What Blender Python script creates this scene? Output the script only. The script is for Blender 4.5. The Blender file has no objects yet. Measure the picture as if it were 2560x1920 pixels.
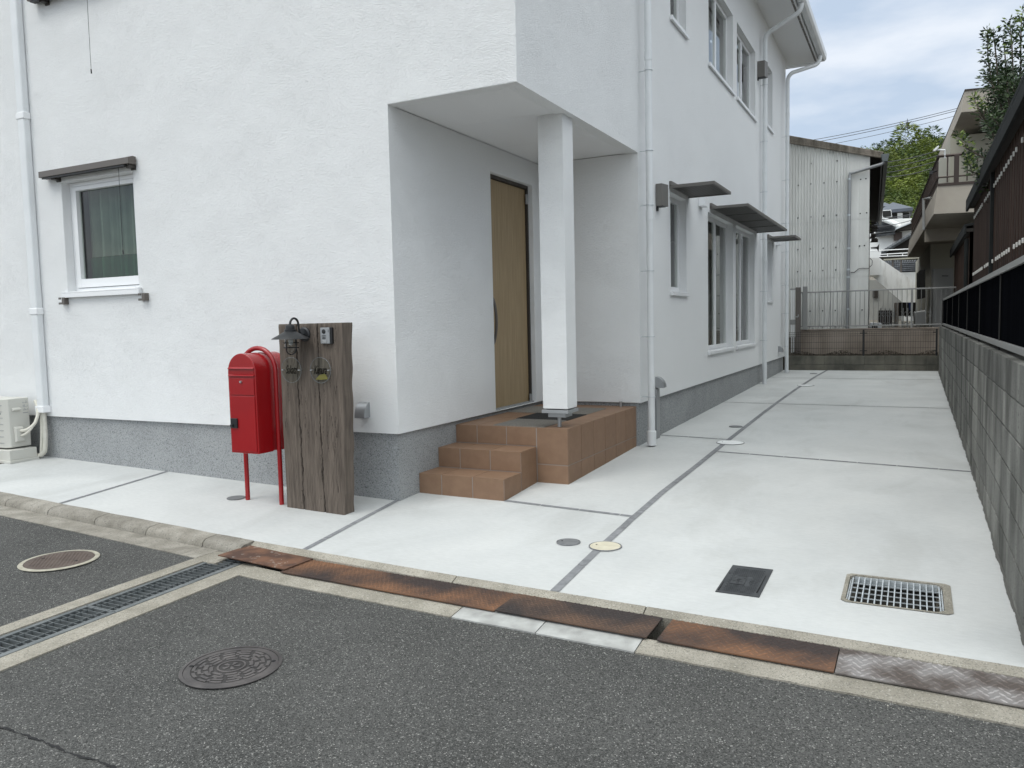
import bpy, bmesh, math, random
import numpy as np
from mathutils import Vector, Matrix
R_ = math.radians
rnd = random.Random(7)

# ------------------------------------------------------------------ camera
CAM = np.array([2.546894524563069, -5.199057568142487, 1.42])
YAW, PITCH, ROLL, FPX = 0.4699878865427675, -0.07629644011598814, -0.022668316130182865, 1982.1300632163209
cp, sp = math.cos(PITCH), math.sin(PITCH)
FWD = np.array([-math.sin(YAW)*cp, math.cos(YAW)*cp, sp])
RT0 = np.array([math.cos(YAW), math.sin(YAW), 0.0]); UP0 = np.cross(RT0, FWD)
RT = RT0*math.cos(ROLL)+UP0*math.sin(ROLL); UP = -RT0*math.sin(ROLL)+UP0*math.cos(ROLL)
scene = bpy.context.scene
cam = bpy.data.cameras.new('camera'); cam_ob = bpy.data.objects.new('camera', cam)
scene.collection.objects.link(cam_ob)
cam.sensor_width = 36.0; cam.lens = FPX/2560*36.0; cam.clip_end = 3000; cam.clip_start = 0.05
Mx = Matrix(((RT[0], UP[0], -FWD[0], CAM[0]), (RT[1], UP[1], -FWD[1], CAM[1]), (RT[2], UP[2], -FWD[2], CAM[2]), (0, 0, 0, 1)))
cam_ob.matrix_world = Mx
scene.camera = cam_ob
scene.render.resolution_x, scene.render.resolution_y = 1024, 768

# ------------------------------------------------------------------ light
SUN_EL, SUN_AZ = R_(58), R_(205)      # azimuth clockwise from +Y : the sun stands behind and left of the camera
world = bpy.data.worlds.new('World'); scene.world = world; world.use_nodes = True
wn = world.node_tree; wn.nodes.clear()
def N(t, typ, **k):
    n = t.nodes.new(typ)
    for a, b in k.items(): setattr(n, a, b)
    return n
out = N(wn, 'ShaderNodeOutputWorld'); bg = N(wn, 'ShaderNodeBackground'); bg.inputs[1].default_value = 0.1
sky = N(wn, 'ShaderNodeTexSky', sky_type='NISHITA', sun_disc=False, sun_elevation=SUN_EL, sun_rotation=SUN_AZ)
tc = N(wn, 'ShaderNodeTexCoord'); mp = N(wn, 'ShaderNodeMapping'); mp.inputs['Scale'].default_value = (1.0, 1.0, 3.2)
mp.inputs['Rotation'].default_value = (0.15, 0.0, 0.4)
wn.links.new(tc.outputs['Generated'], mp.inputs[0])
n1 = N(wn, 'ShaderNodeTexNoise'); n1.inputs['Scale'].default_value = 3.6; n1.inputs['Detail'].default_value = 8; n1.inputs['Roughness'].default_value = .5
wn.links.new(mp.outputs[0], n1.inputs['Vector'])
r1 = N(wn, 'ShaderNodeValToRGB')
r1.color_ramp.elements[0].position = .40; r1.color_ramp.elements[0].color = (5.5, 6.6, 8.1, 1)
r1.color_ramp.elements[1].position = .58; r1.color_ramp.elements[1].color = (8.6, 9.15, 9.9, 1)
wn.links.new(n1.outputs['Fac'], r1.inputs[0])
mx = N(wn, 'ShaderNodeMixRGB'); mx.inputs[0].default_value = .88
wn.links.new(sky.outputs[0], mx.inputs[1]); wn.links.new(r1.outputs[0], mx.inputs[2])
# sky boost added overhead and behind the camera, to brighten the alley and walls
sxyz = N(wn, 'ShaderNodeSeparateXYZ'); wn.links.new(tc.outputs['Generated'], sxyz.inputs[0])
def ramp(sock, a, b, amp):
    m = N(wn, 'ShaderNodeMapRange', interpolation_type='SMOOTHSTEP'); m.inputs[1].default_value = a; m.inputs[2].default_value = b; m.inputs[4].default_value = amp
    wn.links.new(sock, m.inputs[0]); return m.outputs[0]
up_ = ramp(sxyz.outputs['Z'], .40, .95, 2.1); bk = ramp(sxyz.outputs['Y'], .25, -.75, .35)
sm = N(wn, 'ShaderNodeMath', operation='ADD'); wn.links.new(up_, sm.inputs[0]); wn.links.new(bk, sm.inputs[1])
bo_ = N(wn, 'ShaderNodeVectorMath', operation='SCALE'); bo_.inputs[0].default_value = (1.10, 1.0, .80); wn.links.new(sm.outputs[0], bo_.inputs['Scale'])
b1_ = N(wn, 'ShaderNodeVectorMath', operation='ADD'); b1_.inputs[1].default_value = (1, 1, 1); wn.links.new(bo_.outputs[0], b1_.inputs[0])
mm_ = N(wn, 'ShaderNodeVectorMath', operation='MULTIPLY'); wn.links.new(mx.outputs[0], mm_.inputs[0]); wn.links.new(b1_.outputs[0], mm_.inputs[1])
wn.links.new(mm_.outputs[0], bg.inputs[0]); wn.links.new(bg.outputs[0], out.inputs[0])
sun = bpy.data.lights.new('sun', 'SUN'); sun.energy = 0.75; sun.angle = R_(22); sun.color = (1, .97, .93)
sun_ob = bpy.data.objects.new('sun', sun); scene.collection.objects.link(sun_ob)
sd = Vector((math.sin(SUN_AZ)*math.cos(SUN_EL), math.cos(SUN_AZ)*math.cos(SUN_EL), math.sin(SUN_EL)))
sun_ob.rotation_euler = sd.to_track_quat('Z', 'Y').to_euler(); sun_ob.location = (0, -10, 20)
vs = scene.view_settings
vs.view_transform = 'Standard'; vs.look = 'None'; vs.exposure = 0.10; vs.gamma = 1; vs.use_curve_mapping = False

# ------------------------------------------------------------------ placing helpers
TH = R_(2.48); NU = np.array([math.cos(TH), math.sin(TH), 0]); NV = np.array([-math.sin(TH), math.cos(TH), 0])
def ray(u, v): return FWD+RT*(u-1280)/FPX-UP*(v-960)/FPX
def nb(u, v, D):                     # point of the neighbourhood grid: D metres away along NV
    d = ray(u, v); return CAM+d*(D/float(d@NV))
def onx(u, v, x): d = ray(u, v); return CAM+d*((x-CAM[0])/d[0])
def ony(u, v, y): d = ray(u, v); return CAM+d*((y-CAM[1])/d[1])
GY = [-30, -8, -1.5, -.8, 0, .31, .93, 2.7, 3.5, 7, 12.5, 20]; GZ = [-.3, -.12, -.04, -.025, -.004, .01, .045, .095, .107, .151, .23, .335]
def gz(x, y): return float(np.interp(y, GY, GZ))+.0245*max(0, -.85-x)
def ye(x): return -1.33-.04*x         # street edge of the paving

# ------------------------------------------------------------------ mesh helpers
class MB:
    def __init__(s): s.v = []; s.f = []; s.t = []; s.cur = .5
    def add(s, vs, fs):
        o = len(s.v); s.v += [tuple(map(float, p)) for p in vs]
        for f in fs: s.f.append([o+i for i in f]); s.t.append(s.cur)
    def box(s, x0, x1, y0, y1, z0, z1):
        s.add([(x0, y0, z0), (x1, y0, z0), (x1, y1, z0), (x0, y1, z0), (x0, y0, z1), (x1, y0, z1), (x1, y1, z1), (x0, y1, z1)],
              [(0, 3, 2, 1), (4, 5, 6, 7), (0, 1, 5, 4), (1, 2, 6, 5), (2, 3, 7, 6), (3, 0, 4, 7)]); return s
    def hexa(s, b, t):                # four bottom and four top points
        s.add(list(b)+list(t), [(0, 3, 2, 1), (4, 5, 6, 7), (0, 1, 5, 4), (1, 2, 6, 5), (2, 3, 7, 6), (3, 0, 4, 7)]); return s
    def prism(s, pts, ext):
        pts = [np.array(p, float) for p in pts]; e = np.array(ext, float); n = len(pts)
        s.add(pts+[p+e for p in pts], [tuple(range(n)), tuple(range(2*n-1, n-1, -1))]+[(i, i+n, (i+1) % n+n, (i+1) % n) for i in range(n)]); return s
    def quad(s, *p): s.add(p, [tuple(range(len(p)))]); return s
    def tube(s, path, r, n=10, cap=True, closed=False):
        path = [Vector(p) for p in path]; m = len(path); rs = r if isinstance(r, (list, tuple)) else [r]*m
        o = len(s.v); ref = None
        for i, p in enumerate(path):
            a = path[(i-1) % m] if (closed or i > 0) else path[i]; b = path[(i+1) % m] if (closed or i < m-1) else path[i]
            t = (b-a).normalized()
            if ref is None: ref = Vector((0, 0, 1)) if abs(t.z) < .9 else Vector((1, 0, 0))
            s1 = t.cross(ref)
            if s1.length < 1e-4: s1 = t.orthogonal()
            s1.normalize(); s2 = t.cross(s1).normalized(); ref = -s2 if False else s1.cross(t)
            for k in range(n):
                an = 2*math.pi*k/n; q = p+(s1*math.cos(an)+s2*math.sin(an))*rs[i]; s.v.append(tuple(q))
        rng = m if closed else m-1
        for i in range(rng):
            for k in range(n):
                j = (i+1) % m; s.f.append([o+i*n+k, o+i*n+(k+1) % n, o+j*n+(k+1) % n, o+j*n+k]); s.t.append(s.cur)
        if cap and not closed:
            s.f.append([o+k for k in range(n)]); s.f.append([o+(m-1)*n+k for k in reversed(range(n))]); s.t += [s.cur]*2
        return s
    def lathe(s, prof, c, n=24, axis='z', cap=True):
        o = len(s.v); c = np.array(c, float)
        for r, h in prof:
            for k in range(n):
                a = 2*math.pi*k/n; x, y = r*math.cos(a), r*math.sin(a)
                q = {'z': (x, y, h), 'y': (x, h, y), 'x': (h, x, y)}[axis]; s.v.append(tuple(c+np.array(q)))
        for i in range(len(prof)-1):
            for k in range(n): s.f.append([o+i*n+k, o+i*n+(k+1) % n, o+(i+1)*n+(k+1) % n, o+(i+1)*n+k]); s.t.append(s.cur)
        if cap:
            s.f.append([o+k for k in range(n)]); s.f.append([o+(len(prof)-1)*n+k for k in range(n)]); s.t += [s.cur]*2
        return s
    def build(s, name, mat, parent=None, bevel=0, smooth=True, weld=False, seg=2, ang=35, recalc=True, origin=True):
        me = bpy.data.meshes.new(name); me.from_pydata(s.v, [], s.f)
        at = me.attributes.new('tint', 'FLOAT', 'FACE'); at.data.foreach_set('value', s.t)
        bm = bmesh.new(); bm.from_mesh(me)
        if weld: bmesh.ops.remove_doubles(bm, verts=bm.verts, dist=1e-4)
        if recalc: bmesh.ops.recalc_face_normals(bm, faces=bm.faces)
        bm.to_mesh(me); bm.free()
        me.materials.append(mat)
        if smooth:
            me.polygons.foreach_set('use_smooth', [True]*len(me.polygons)); me.set_sharp_from_angle(angle=R_(ang))
        ob = bpy.data.objects.new(name, me); scene.collection.objects.link(ob)
        if origin and len(me.vertices):
            co = np.empty(len(me.vertices)*3); me.vertices.foreach_get('co', co); co = co.reshape(-1, 3)
            c = np.array([(co[:, 0].min()+co[:, 0].max())/2, (co[:, 1].min()+co[:, 1].max())/2, co[:, 2].min()])
            me.vertices.foreach_set('co', (co-c).ravel()); ob.location = c
        if parent: attach(ob, parent)
        if bevel:
            b = ob.modifiers.new('bevel', 'BEVEL'); b.width = bevel; b.segments = seg; b.limit_method = 'ANGLE'; b.angle_limit = R_(40); b.harden_normals = True
        return ob
def wloc(o):
    return wloc(o.parent)+o.location-o['_pl'] if False else o.location
WL = {}
def attach(ob, parent):
    w = Vector(ob.location); WL[ob.name] = w.copy()
    ob.parent = parent; ob.location = w-WL.get(parent.name, Vector(parent.location))
def tag(o, label=None, cat=None, group=None, kind=None):
    if label: o['label'] = label
    if cat: o['category'] = cat
    if group: o['group'] = group
    if kind: o['kind'] = kind
    WL.setdefault(o.name, Vector(o.location)); return o
def thing(name, loc, label, cat, group=None):
    o = bpy.data.objects.new(name, None); scene.collection.objects.link(o); o.location = loc; o.empty_display_size = .1
    WL[o.name] = Vector(loc); return tag(o, label, cat, group)
def lab(o, l): o['label'] = l; return o
def copy_tree(o, delta, label=None, parent=None):
    c = o.copy(); scene.collection.objects.link(c)
    if parent is None: c.location = Vector(o.location)+Vector(delta)
    else: c.parent = parent
    if label: c['label'] = label
    for ch in list(o.children): copy_tree(ch, delta, None, c)
    return c

# ------------------------------------------------------------------ materials
def lin(*c): return tuple(c)+(1,) if len(c) == 3 else c
def mat(name, c1, c2=None, scale=4.0, detail=6, lo=.35, hi=.65, rough=.6, metal=0.0, bump=0.0, bscale=60, bdetail=4, stretch=(1, 1, 1), bstretch=None,
        tint=0.0, spec=.5, speck=None, coat=0.0, rough2=None, distort=0.0, bdist=.01):
    m = bpy.data.materials.new(name); m.use_nodes = True; t = m.node_tree; p = t.nodes['Principled BSDF']
    p.inputs['Roughness'].default_value = rough; p.inputs['Metallic'].default_value = metal; p.inputs['Specular IOR Level'].default_value = spec
    p.inputs['Coat Weight'].default_value = coat
    co = N(t, 'ShaderNodeTexCoord'); col = None
    mapn = N(t, 'ShaderNodeMapping'); mapn.inputs['Scale'].default_value = stretch; t.links.new(co.outputs['Object'], mapn.inputs[0])
    if c2:
        n = N(t, 'ShaderNodeTexNoise'); n.inputs['Scale'].default_value = scale; n.inputs['Detail'].default_value = detail; n.inputs['Distortion'].default_value = distort
        t.links.new(mapn.outputs[0], n.inputs['Vector'])
        r = N(t, 'ShaderNodeValToRGB'); r.color_ramp.elements[0].position = lo; r.color_ramp.elements[1].position = hi
        r.color_ramp.elements[0].color = lin(*c1); r.color_ramp.elements[1].color = lin(*c2)
        t.links.new(n.outputs['Fac'], r.inputs[0]); col = r.outputs[0]
        if rough2 is not None:
            mr = N(t, 'ShaderNodeMapRange'); mr.inputs[1].default_value = lo; mr.inputs[2].default_value = hi; mr.inputs[3].default_value = rough; mr.inputs[4].default_value = rough2
            t.links.new(n.outputs['Fac'], mr.inputs[0]); t.links.new(mr.outputs[0], p.inputs['Roughness'])
    else:
        rgb = N(t, 'ShaderNodeRGB'); rgb.outputs[0].default_value = lin(*c1); col = rgb.outputs[0]
    for sk in (speck or []):          # (scale, threshold, colour, amount)
        vo = N(t, 'ShaderNodeTexVoronoi'); vo.inputs['Scale'].default_value = sk[0]; t.links.new(co.outputs['Object'], vo.inputs['Vector'])
        sx = N(t, 'ShaderNodeSeparateColor'); t.links.new(vo.outputs['Color'], sx.inputs[0])
        mr = N(t, 'ShaderNodeMapRange'); mr.inputs[1].default_value = sk[1]; mr.inputs[2].default_value = min(1, sk[1]+.08); mr.inputs[4].default_value = sk[3]
        t.links.new(sx.outputs[0], mr.inputs[0])
        mxx = N(t, 'ShaderNodeMixRGB'); t.links.new(mr.outputs[0], mxx.inputs[0]); t.links.new(col, mxx.inputs[1]); mxx.inputs[2].default_value = lin(*sk[2]); col = mxx.outputs[0]
    if tint:
        a = N(t, 'ShaderNodeAttribute', attribute_name='tint'); mr = N(t, 'ShaderNodeMapRange'); mr.inputs[3].default_value = 1-tint; mr.inputs[4].default_value = 1+tint
        t.links.new(a.outputs['Fac'], mr.inputs[0]); v = N(t, 'ShaderNodeVectorMath', operation='SCALE'); t.links.new(col, v.inputs[0]); t.links.new(mr.outputs[0], v.inputs['Scale']); col = v.outputs[0]
    t.links.new(col, p.inputs['Base Color'])
    if bump:
        bm_ = N(t, 'ShaderNodeMapping'); bm_.inputs['Scale'].default_value = bstretch or (1, 1, 1); t.links.new(co.outputs['Object'], bm_.inputs[0])
        n = N(t, 'ShaderNodeTexNoise'); n.inputs['Scale'].default_value = bscale; n.inputs['Detail'].default_value = bdetail; t.links.new(bm_.outputs[0], n.inputs['Vector'])
        b = N(t, 'ShaderNodeBump'); b.inputs['Strength'].default_value = bump; b.inputs['Distance'].default_value = bdist
        t.links.new(n.outputs['Fac'], b.inputs['Height']); t.links.new(b.outputs[0], p.inputs['Normal'])
    return m
def stucco_mat(name, base, dist):
    m = mat(name, base, tuple(c*.985 for c in base), scale=.9, detail=3, rough=.9, spec=.25)
    t = m.node_tree; p = t.nodes['Principled BSDF']
    co = N(t, 'ShaderNodeNewGeometry')
    big = N(t, 'ShaderNodeTexNoise'); big.inputs['Scale'].default_value = 2.6; big.inputs['Detail'].default_value = 2; t.links.new(co.outputs['Position'], big.inputs['Vector'])
    ad = N(t, 'ShaderNodeVectorMath', operation='MULTIPLY_ADD'); ad.inputs[1].default_value = (.16, .16, .16); t.links.new(big.outputs['Color'], ad.inputs[0]); t.links.new(co.outputs['Position'], ad.inputs[2])
    wv = N(t, 'ShaderNodeTexNoise'); wv.inputs['Scale'].default_value = 52; wv.inputs['Detail'].default_value = 5; wv.inputs['Roughness'].default_value = .62; wv.inputs['Distortion'].default_value = 1.4
    mp_ = N(t, 'ShaderNodeMapping'); mp_.inputs['Scale'].default_value = (1, 1, 2.1); t.links.new(ad.outputs[0], mp_.inputs[0]); t.links.new(mp_.outputs[0], wv.inputs['Vector'])
    am = N(t, 'ShaderNodeTexNoise'); am.inputs['Scale'].default_value = 1.7; am.inputs['Detail'].default_value = 2; t.links.new(co.outputs['Position'], am.inputs['Vector'])
    mr = N(t, 'ShaderNodeMapRange'); mr.inputs[1].default_value = .35; mr.inputs[2].default_value = .65; mr.inputs[3].default_value = .85; mr.inputs[4].default_value = 1.0; t.links.new(am.outputs['Fac'], mr.inputs[0])
    sb_ = N(t, 'ShaderNodeMath', operation='SUBTRACT'); sb_.inputs[1].default_value = .5; t.links.new(wv.outputs['Fac'], sb_.inputs[0]); ml = N(t, 'ShaderNodeMath', operation='MULTIPLY'); t.links.new(sb_.outputs[0], ml.inputs[0]); t.links.new(mr.outputs[0], ml.inputs[1])
    b = N(t, 'ShaderNodeBump'); b.inputs['Strength'].default_value = 1.0; b.inputs['Distance'].default_value = dist
    t.links.new(ml.outputs[0], b.inputs['Height']); t.links.new(b.outputs[0], p.inputs['Normal'])
    return m
W_ = (.825, .835, .836)
m_stucco = stucco_mat('white_stucco', W_, .0105)
m_smooth_white = mat('white_board', (.78, .785, .79), rough=.7, bump=.1, bscale=200)
m_white = mat('white_vinyl', (.80, .81, .82), rough=.35)
m_pipe = mat('pale_pipe', (.68, .70, .71), (.74, .76, .77), scale=3, rough=.38)
m_found = mat('foundation_finish', (.275, .283, .285), (.33, .338, .340), scale=2, rough=.9, bump=.9, bscale=150, bdist=.006, speck=[(170, .80, (.09, .1, .11), .8), (150, .72, (.36, .38, .39), .8)])
def pave_mat():
    m = mat('new_concrete', (.475, .484, .478), (.55, .558, .550), scale=1.1, detail=7, lo=.3, hi=.7, rough=.8, spec=.35, bump=.35, bscale=120, bdetail=6, bdist=.004, distort=.6)
    t = m.node_tree; p = t.nodes['Principled BSDF']; ln = [l for l in t.links if l.to_socket == p.inputs['Base Color']][0]; src = ln.from_socket
    g = N(t, 'ShaderNodeNewGeometry'); mp2 = N(t, 'ShaderNodeMapping'); mp2.inputs['Scale'].default_value = (.9, .45, 1); mp2.inputs['Rotation'].default_value = (0, 0, .5); t.links.new(g.outputs['Position'], mp2.inputs[0])
    n = N(t, 'ShaderNodeTexNoise'); n.inputs['Scale'].default_value = 1.5; n.inputs['Detail'].default_value = 9; n.inputs['Roughness'].default_value = .62; n.inputs['Distortion'].default_value = .5; t.links.new(mp2.outputs[0], n.inputs['Vector'])
    r = N(t, 'ShaderNodeValToRGB'); r.color_ramp.elements[0].position = .38; r.color_ramp.elements[0].color = (.90, .902, .90, 1); r.color_ramp.elements[1].position = .60; r.color_ramp.elements[1].color = (1.0, 1.0, 1.0, 1)
    e = r.color_ramp.elements.new(.47); e.color = (.97, .975, .98, 1)
    t.links.new(n.outputs['Fac'], r.inputs[0]); x = N(t, 'ShaderNodeMixRGB', blend_type='MULTIPLY'); x.inputs[0].default_value = 1; t.links.new(src, x.inputs[1]); t.links.new(r.outputs[0], x.inputs[2]); f = N(t, 'ShaderNodeTexNoise'); f.inputs['Scale'].default_value = 55; f.inputs['Detail'].default_value = 6; f.inputs['Roughness'].default_value = .7; mp3 = N(t, 'ShaderNodeMapping'); mp3.inputs['Scale'].default_value = (.35, 1.0, 1); mp3.inputs['Rotation'].default_value = (0, 0, .35); t.links.new(g.outputs['Position'], mp3.inputs[0]); t.links.new(mp3.outputs[0], f.inputs['Vector'])
    r3 = N(t, 'ShaderNodeMapRange'); r3.inputs[1].default_value = .3; r3.inputs[2].default_value = .7; r3.inputs[3].default_value = .94; r3.inputs[4].default_value = 1.06; t.links.new(f.outputs['Fac'], r3.inputs[0])
    v3 = N(t, 'ShaderNodeVectorMath', operation='SCALE'); t.links.new(x.outputs[0], v3.inputs[0]); t.links.new(r3.outputs[0], v3.inputs['Scale']); t.links.new(v3.outputs[0], p.inputs['Base Color'])
    return m
m_pave = pave_mat()
def asphalt_mat():
    m = mat('asphalt', (.050, .0505, .048), (.088, .088, .084), scale=1.6, detail=9, lo=.3, hi=.7, rough=.85, spec=.35,
            speck=[(200, .58, (.028, .028, .027), .85), (230, .68, (.13, .13, .125), .75), (150, .965, (.27, .265, .25), .9), (260, .965, (.45, .44, .42), .9)])
    t = m.node_tree; p = t.nodes['Principled BSDF']; g = N(t, 'ShaderNodeNewGeometry')
    v = N(t, 'ShaderNodeTexVoronoi'); v.inputs['Scale'].default_value = 240; t.links.new(g.outputs['Position'], v.inputs['Vector'])
    n = N(t, 'ShaderNodeTexNoise'); n.inputs['Scale'].default_value = 260; n.inputs['Detail'].default_value = 3; t.links.new(g.outputs['Position'], n.inputs['Vector'])
    a = N(t, 'ShaderNodeMath', operation='ADD'); t.links.new(v.outputs['Distance'], a.inputs[0]); t.links.new(n.outputs['Fac'], a.inputs[1])
    b = N(t, 'ShaderNodeBump'); b.inputs['Strength'].default_value = .9; b.inputs['Distance'].default_value = .004; t.links.new(a.outputs[0], b.inputs['Height']); t.links.new(b.outputs[0], p.inputs['Normal'])
    return m
m_asph = asphalt_mat()
m_kerb = mat('old_kerb_concrete', (.20, .185, .155), (.32, .30, .26), scale=6, detail=8, rough=.9, bump=.9, bscale=140, bdist=.008, tint=.1, speck=[(130, .86, (.12, .11, .10), .6), (170, .92, (.42, .40, .36), .5)])
m_apron = mat('aggregate_concrete', (.24, .222, .182), (.35, .325, .275), scale=5, detail=8, rough=.9, bump=.8, bscale=160, bdist=.006, tint=.08, speck=[(190, .78, (.14, .13, .11), .6), (210, .88, (.48, .46, .41), .5)])
m_grit = mat('grit', (.16, .15, .13), (.38, .36, .32), scale=40, rough=.9, tint=.4)
m_cement = mat('pale_cement_patch', (.27, .27, .26), (.42, .425, .41), scale=9, detail=8, rough=.85, bump=.4, bscale=120, bdist=.004)
m_joint = mat('grey_joint_mortar', (.17, .175, .185), (.235, .24, .25), scale=22, rough=.9, bump=.5, bscale=150, bdist=.004, tint=.12)
m_dark = mat('dark_void', (.012, .012, .013), rough=.9)
m_trench = mat('drain_trench', (.05, .05, .045), (.10, .095, .085), scale=9, rough=.9)
def rust(name, a, b, c=None, **k):
    return mat(name, a, b, scale=k.get('scale', 7), detail=9, lo=.42, hi=.62, rough=.72, metal=k.get('metal', .15), bump=.35, bscale=90, bdist=.003, tint=k.get('tint', .6), rough2=k.get('r2', .6), speck=k.get('speck'))
m_rust_plain = rust('rusty_sheet', (.075, .040, .028), (.165, .082, .048), tint=0, speck=[(60, .93, (.45, .42, .38), .5)])
m_rust_check = rust('rusty_tread_plate', (.040, .028, .025), (.185, .092, .048), scale=1.7)
m_dark_check = rust('brown_tread_plate', (.045, .036, .034), (.125, .076, .052), metal=.35, scale=2.2)
m_worn_check = rust('worn_steel_tread_plate', (.12, .10, .09), (.33, .31, .30), metal=.5, scale=5, r2=.45)
m_tile = mat('terracotta_tile', (.205, .122, .074), (.228, .139, .086), scale=14, detail=5, rough=.62, bump=.25, bscale=60, bstretch=(1, 1, 4), bdist=.003, tint=.05)
m_grout = mat('grey_grout', (.27, .24, .22), rough=.9)
m_red = mat('red_gloss_paint', (.275, .004, .007), (.31, .005, .008), rough=.26, coat=.3, bump=.03, bscale=30)
m_black = mat('black_metal', (.018, .019, .021), rough=.42, metal=.2)
m_blackm = mat('black_plastic', (.012, .012, .013), rough=.5)
m_steel = mat('brushed_steel', (.50, .51, .52), (.6, .61, .62), scale=40, rough=.32, metal=.9)
m_silver = mat('silver_paint', (.34, .35, .36), rough=.42, metal=.5)
m_lamp = mat('lamp_grey', (.17, .162, .15), rough=.45, metal=.3)
m_galv = mat('galvanised_steel', (.48, .51, .53), (.62, .66, .68), scale=30, rough=.45, metal=.45)
m_grate = mat('grey_iron_grate', (.14, .155, .16), (.21, .225, .23), scale=12, rough=.5, metal=.55, bump=.2, bscale=100, bdist=.002)
m_iron = mat('cast_iron', (.075, .07, .070), (.125, .115, .112), scale=9, rough=.5, metal=.45, bump=.3, bscale=120, bdist=.002, tint=.3)
m_iron_d = mat('dark_cast_iron', (.028, .026, .026), (.05, .046, .045), scale=9, rough=.7, metal=.2)
m_rust_iron = mat('brown_iron', (.085, .062, .052), (.125, .095, .08), scale=9, rough=.6, metal=.3, tint=.35)
m_ringm = mat('dull_mortar_ring', (.30, .28, .225), (.42, .40, .33), scale=20, rough=.85, bump=.4, bscale=120, bdist=.003)
m_resin = mat('dark_resin_cover', (.028, .031, .034), (.045, .048, .052), scale=14, rough=.6, bump=.2, bscale=90, bdist=.002, tint=.25)
m_gcover = mat('grey_cover', (.13, .135, .14), (.17, .175, .18), scale=20, rough=.7)
m_cream = mat('cream_cover', (.52, .48, .37), (.60, .56, .44), scale=16, rough=.6)
m_wcover = mat('white_cover', (.72, .73, .73), (.8, .81, .81), scale=16, rough=.45)
m_bronze = mat('taupe_aluminium', (.135, .12, .108), rough=.4, metal=.35)
m_bronze_d = mat('dark_bronze_aluminium', (.055, .048, .042), rough=.4, metal=.35)
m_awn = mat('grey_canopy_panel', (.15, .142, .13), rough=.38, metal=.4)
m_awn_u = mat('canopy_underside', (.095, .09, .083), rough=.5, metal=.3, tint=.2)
m_curtain = mat('pale_green_curtain', (.19, .25, .20), (.28, .35, .28), scale=3, rough=.9)
m_green_refl = mat('green_reflection', (.012, .085, .038), (.025, .13, .058), scale=3, rough=.9)  # green reflected in the street pane, put into a cloth colour
m_room = mat('dim_room', (.05, .052, .05), rough=.9)
m_blackout = mat('grey_blackout', (.23, .23, .225), rough=.8)  # grey reflected in the side panes, put into an added panel's colour
m_ac = mat('ivory_plastic', (.56, .555, .51), rough=.5)
m_hose = mat('ivory_tape', (.58, .56, .49), (.64, .62, .55), scale=25, rough=.6)
m_mat_g = mat('grey_ribbed_mat', (.16, .15, .135), (.24, .225, .20), scale=60, stretch=(1, 4, 1), rough=.95, bump=.6, bscale=120, bdist=.004)
m_mat_b = mat('black_rubber_mat', (.022, .022, .022), rough=.9, bump=.6, bscale=150, bdist=.004)
m_block = mat('grey_block', (.050, .050, .043), (.225, .224, .205), scale=2.6, detail=10, lo=.34, hi=.68, stretch=(1.5, 1.5, .45), rough=.92, bump=.8, bscale=110, bdist=.006, tint=.32, speck=[(120, .9, (.05, .05, .045), .6)])
m_blockd = mat('weathered_block', (.075, .074, .062), (.175, .165, .135), scale=3.5, detail=9, stretch=(1, 1, .6), rough=.93, bump=.8, bscale=110, bdist=.006, tint=.15)
m_mortar = mat('block_mortar', (.11, .108, .10), rough=.95)
m_retain = mat('stained_brown_concrete', (.20, .165, .135), (.34, .29, .245), scale=2.2, detail=8, stretch=(1, 1, .5), rough=.9, bump=.4, bscale=60)
m_rail = mat('grey_aluminium', (.30, .30, .29), rough=.42, metal=.5)
m_louvre = mat('navy_black_panel', (.0035, .0038, .0048), rough=.9, spec=.0, tint=.2)
m_darkframe = mat('charcoal_frame', (.028, .028, .027), rough=.7, spec=.15)
m_brown = mat('brown_sheet', (.036, .022, .017), (.054, .034, .026), scale=3, stretch=(3, 3, .3), rough=.8, spec=.1, tint=.2)
m_fascia = mat('charcoal_fascia', (.018, .020, .020), (.027, .029, .029), scale=4, rough=.8, spec=.12)
m_corr = mat('grey_corrugated_sheet', (.62, .62, .59), (.74, .74, .71), scale=1.3, detail=9, stretch=(2.5, 2.5, .5), rough=.6, tint=.04)
m_oldroof = mat('mossy_cement_board', (.13, .115, .09), (.27, .235, .20), scale=3, detail=9, stretch=(4, 4, .7), rough=.95, bump=.8, bscale=60)
m_darkwood = mat('dark_wood', (.018, .015, .012), rough=.8)
m_gutter_d = mat('blue_grey_gutter', (.10, .115, .12), rough=.45)
m_beige = mat('beige_stucco', (.33, .295, .25), (.38, .345, .295), scale=2, rough=.9, bump=.3, bscale=90)
m_cream_w = mat('cream_wall', (.40, .385, .32), rough=.9)
m_brownrail = mat('brown_rail', (.045, .03, .024), rough=.4, metal=.3)
m_slate = mat('slate_blue_roof', (.055, .065, .085), (.075, .085, .105), scale=6, rough=.6)
m_tileroof = mat('grey_roof_tile', (.045, .05, .055), (.11, .12, .13), scale=6, rough=.7, tint=.25)
m_whitewall = mat('white_plaster', (.74, .75, .74), (.82, .83, .82), scale=1.2, stretch=(1, 1, .5), rough=.85)
m_oldwhite = mat('stained_white_paint', (.62, .62, .60), (.84, .85, .84), scale=2.2, detail=8, stretch=(3, 3, .6), lo=.3, hi=.5, rough=.85)
m_blue = mat('blue_sheet', (.015, .03, .11), rough=.5)
m_ground = mat('yard_soil', (.12, .11, .09), (.2, .18, .15), scale=2, rough=.95)
m_leaf = mat('tree_leaf', (.016, .036, .012), (.036, .066, .018), scale=2, rough=.42, tint=.45)
m_leafy = mat('young_leaf', (.12, .18, .03), (.20, .26, .06), scale=2, rough=.5, tint=.3)
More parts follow.
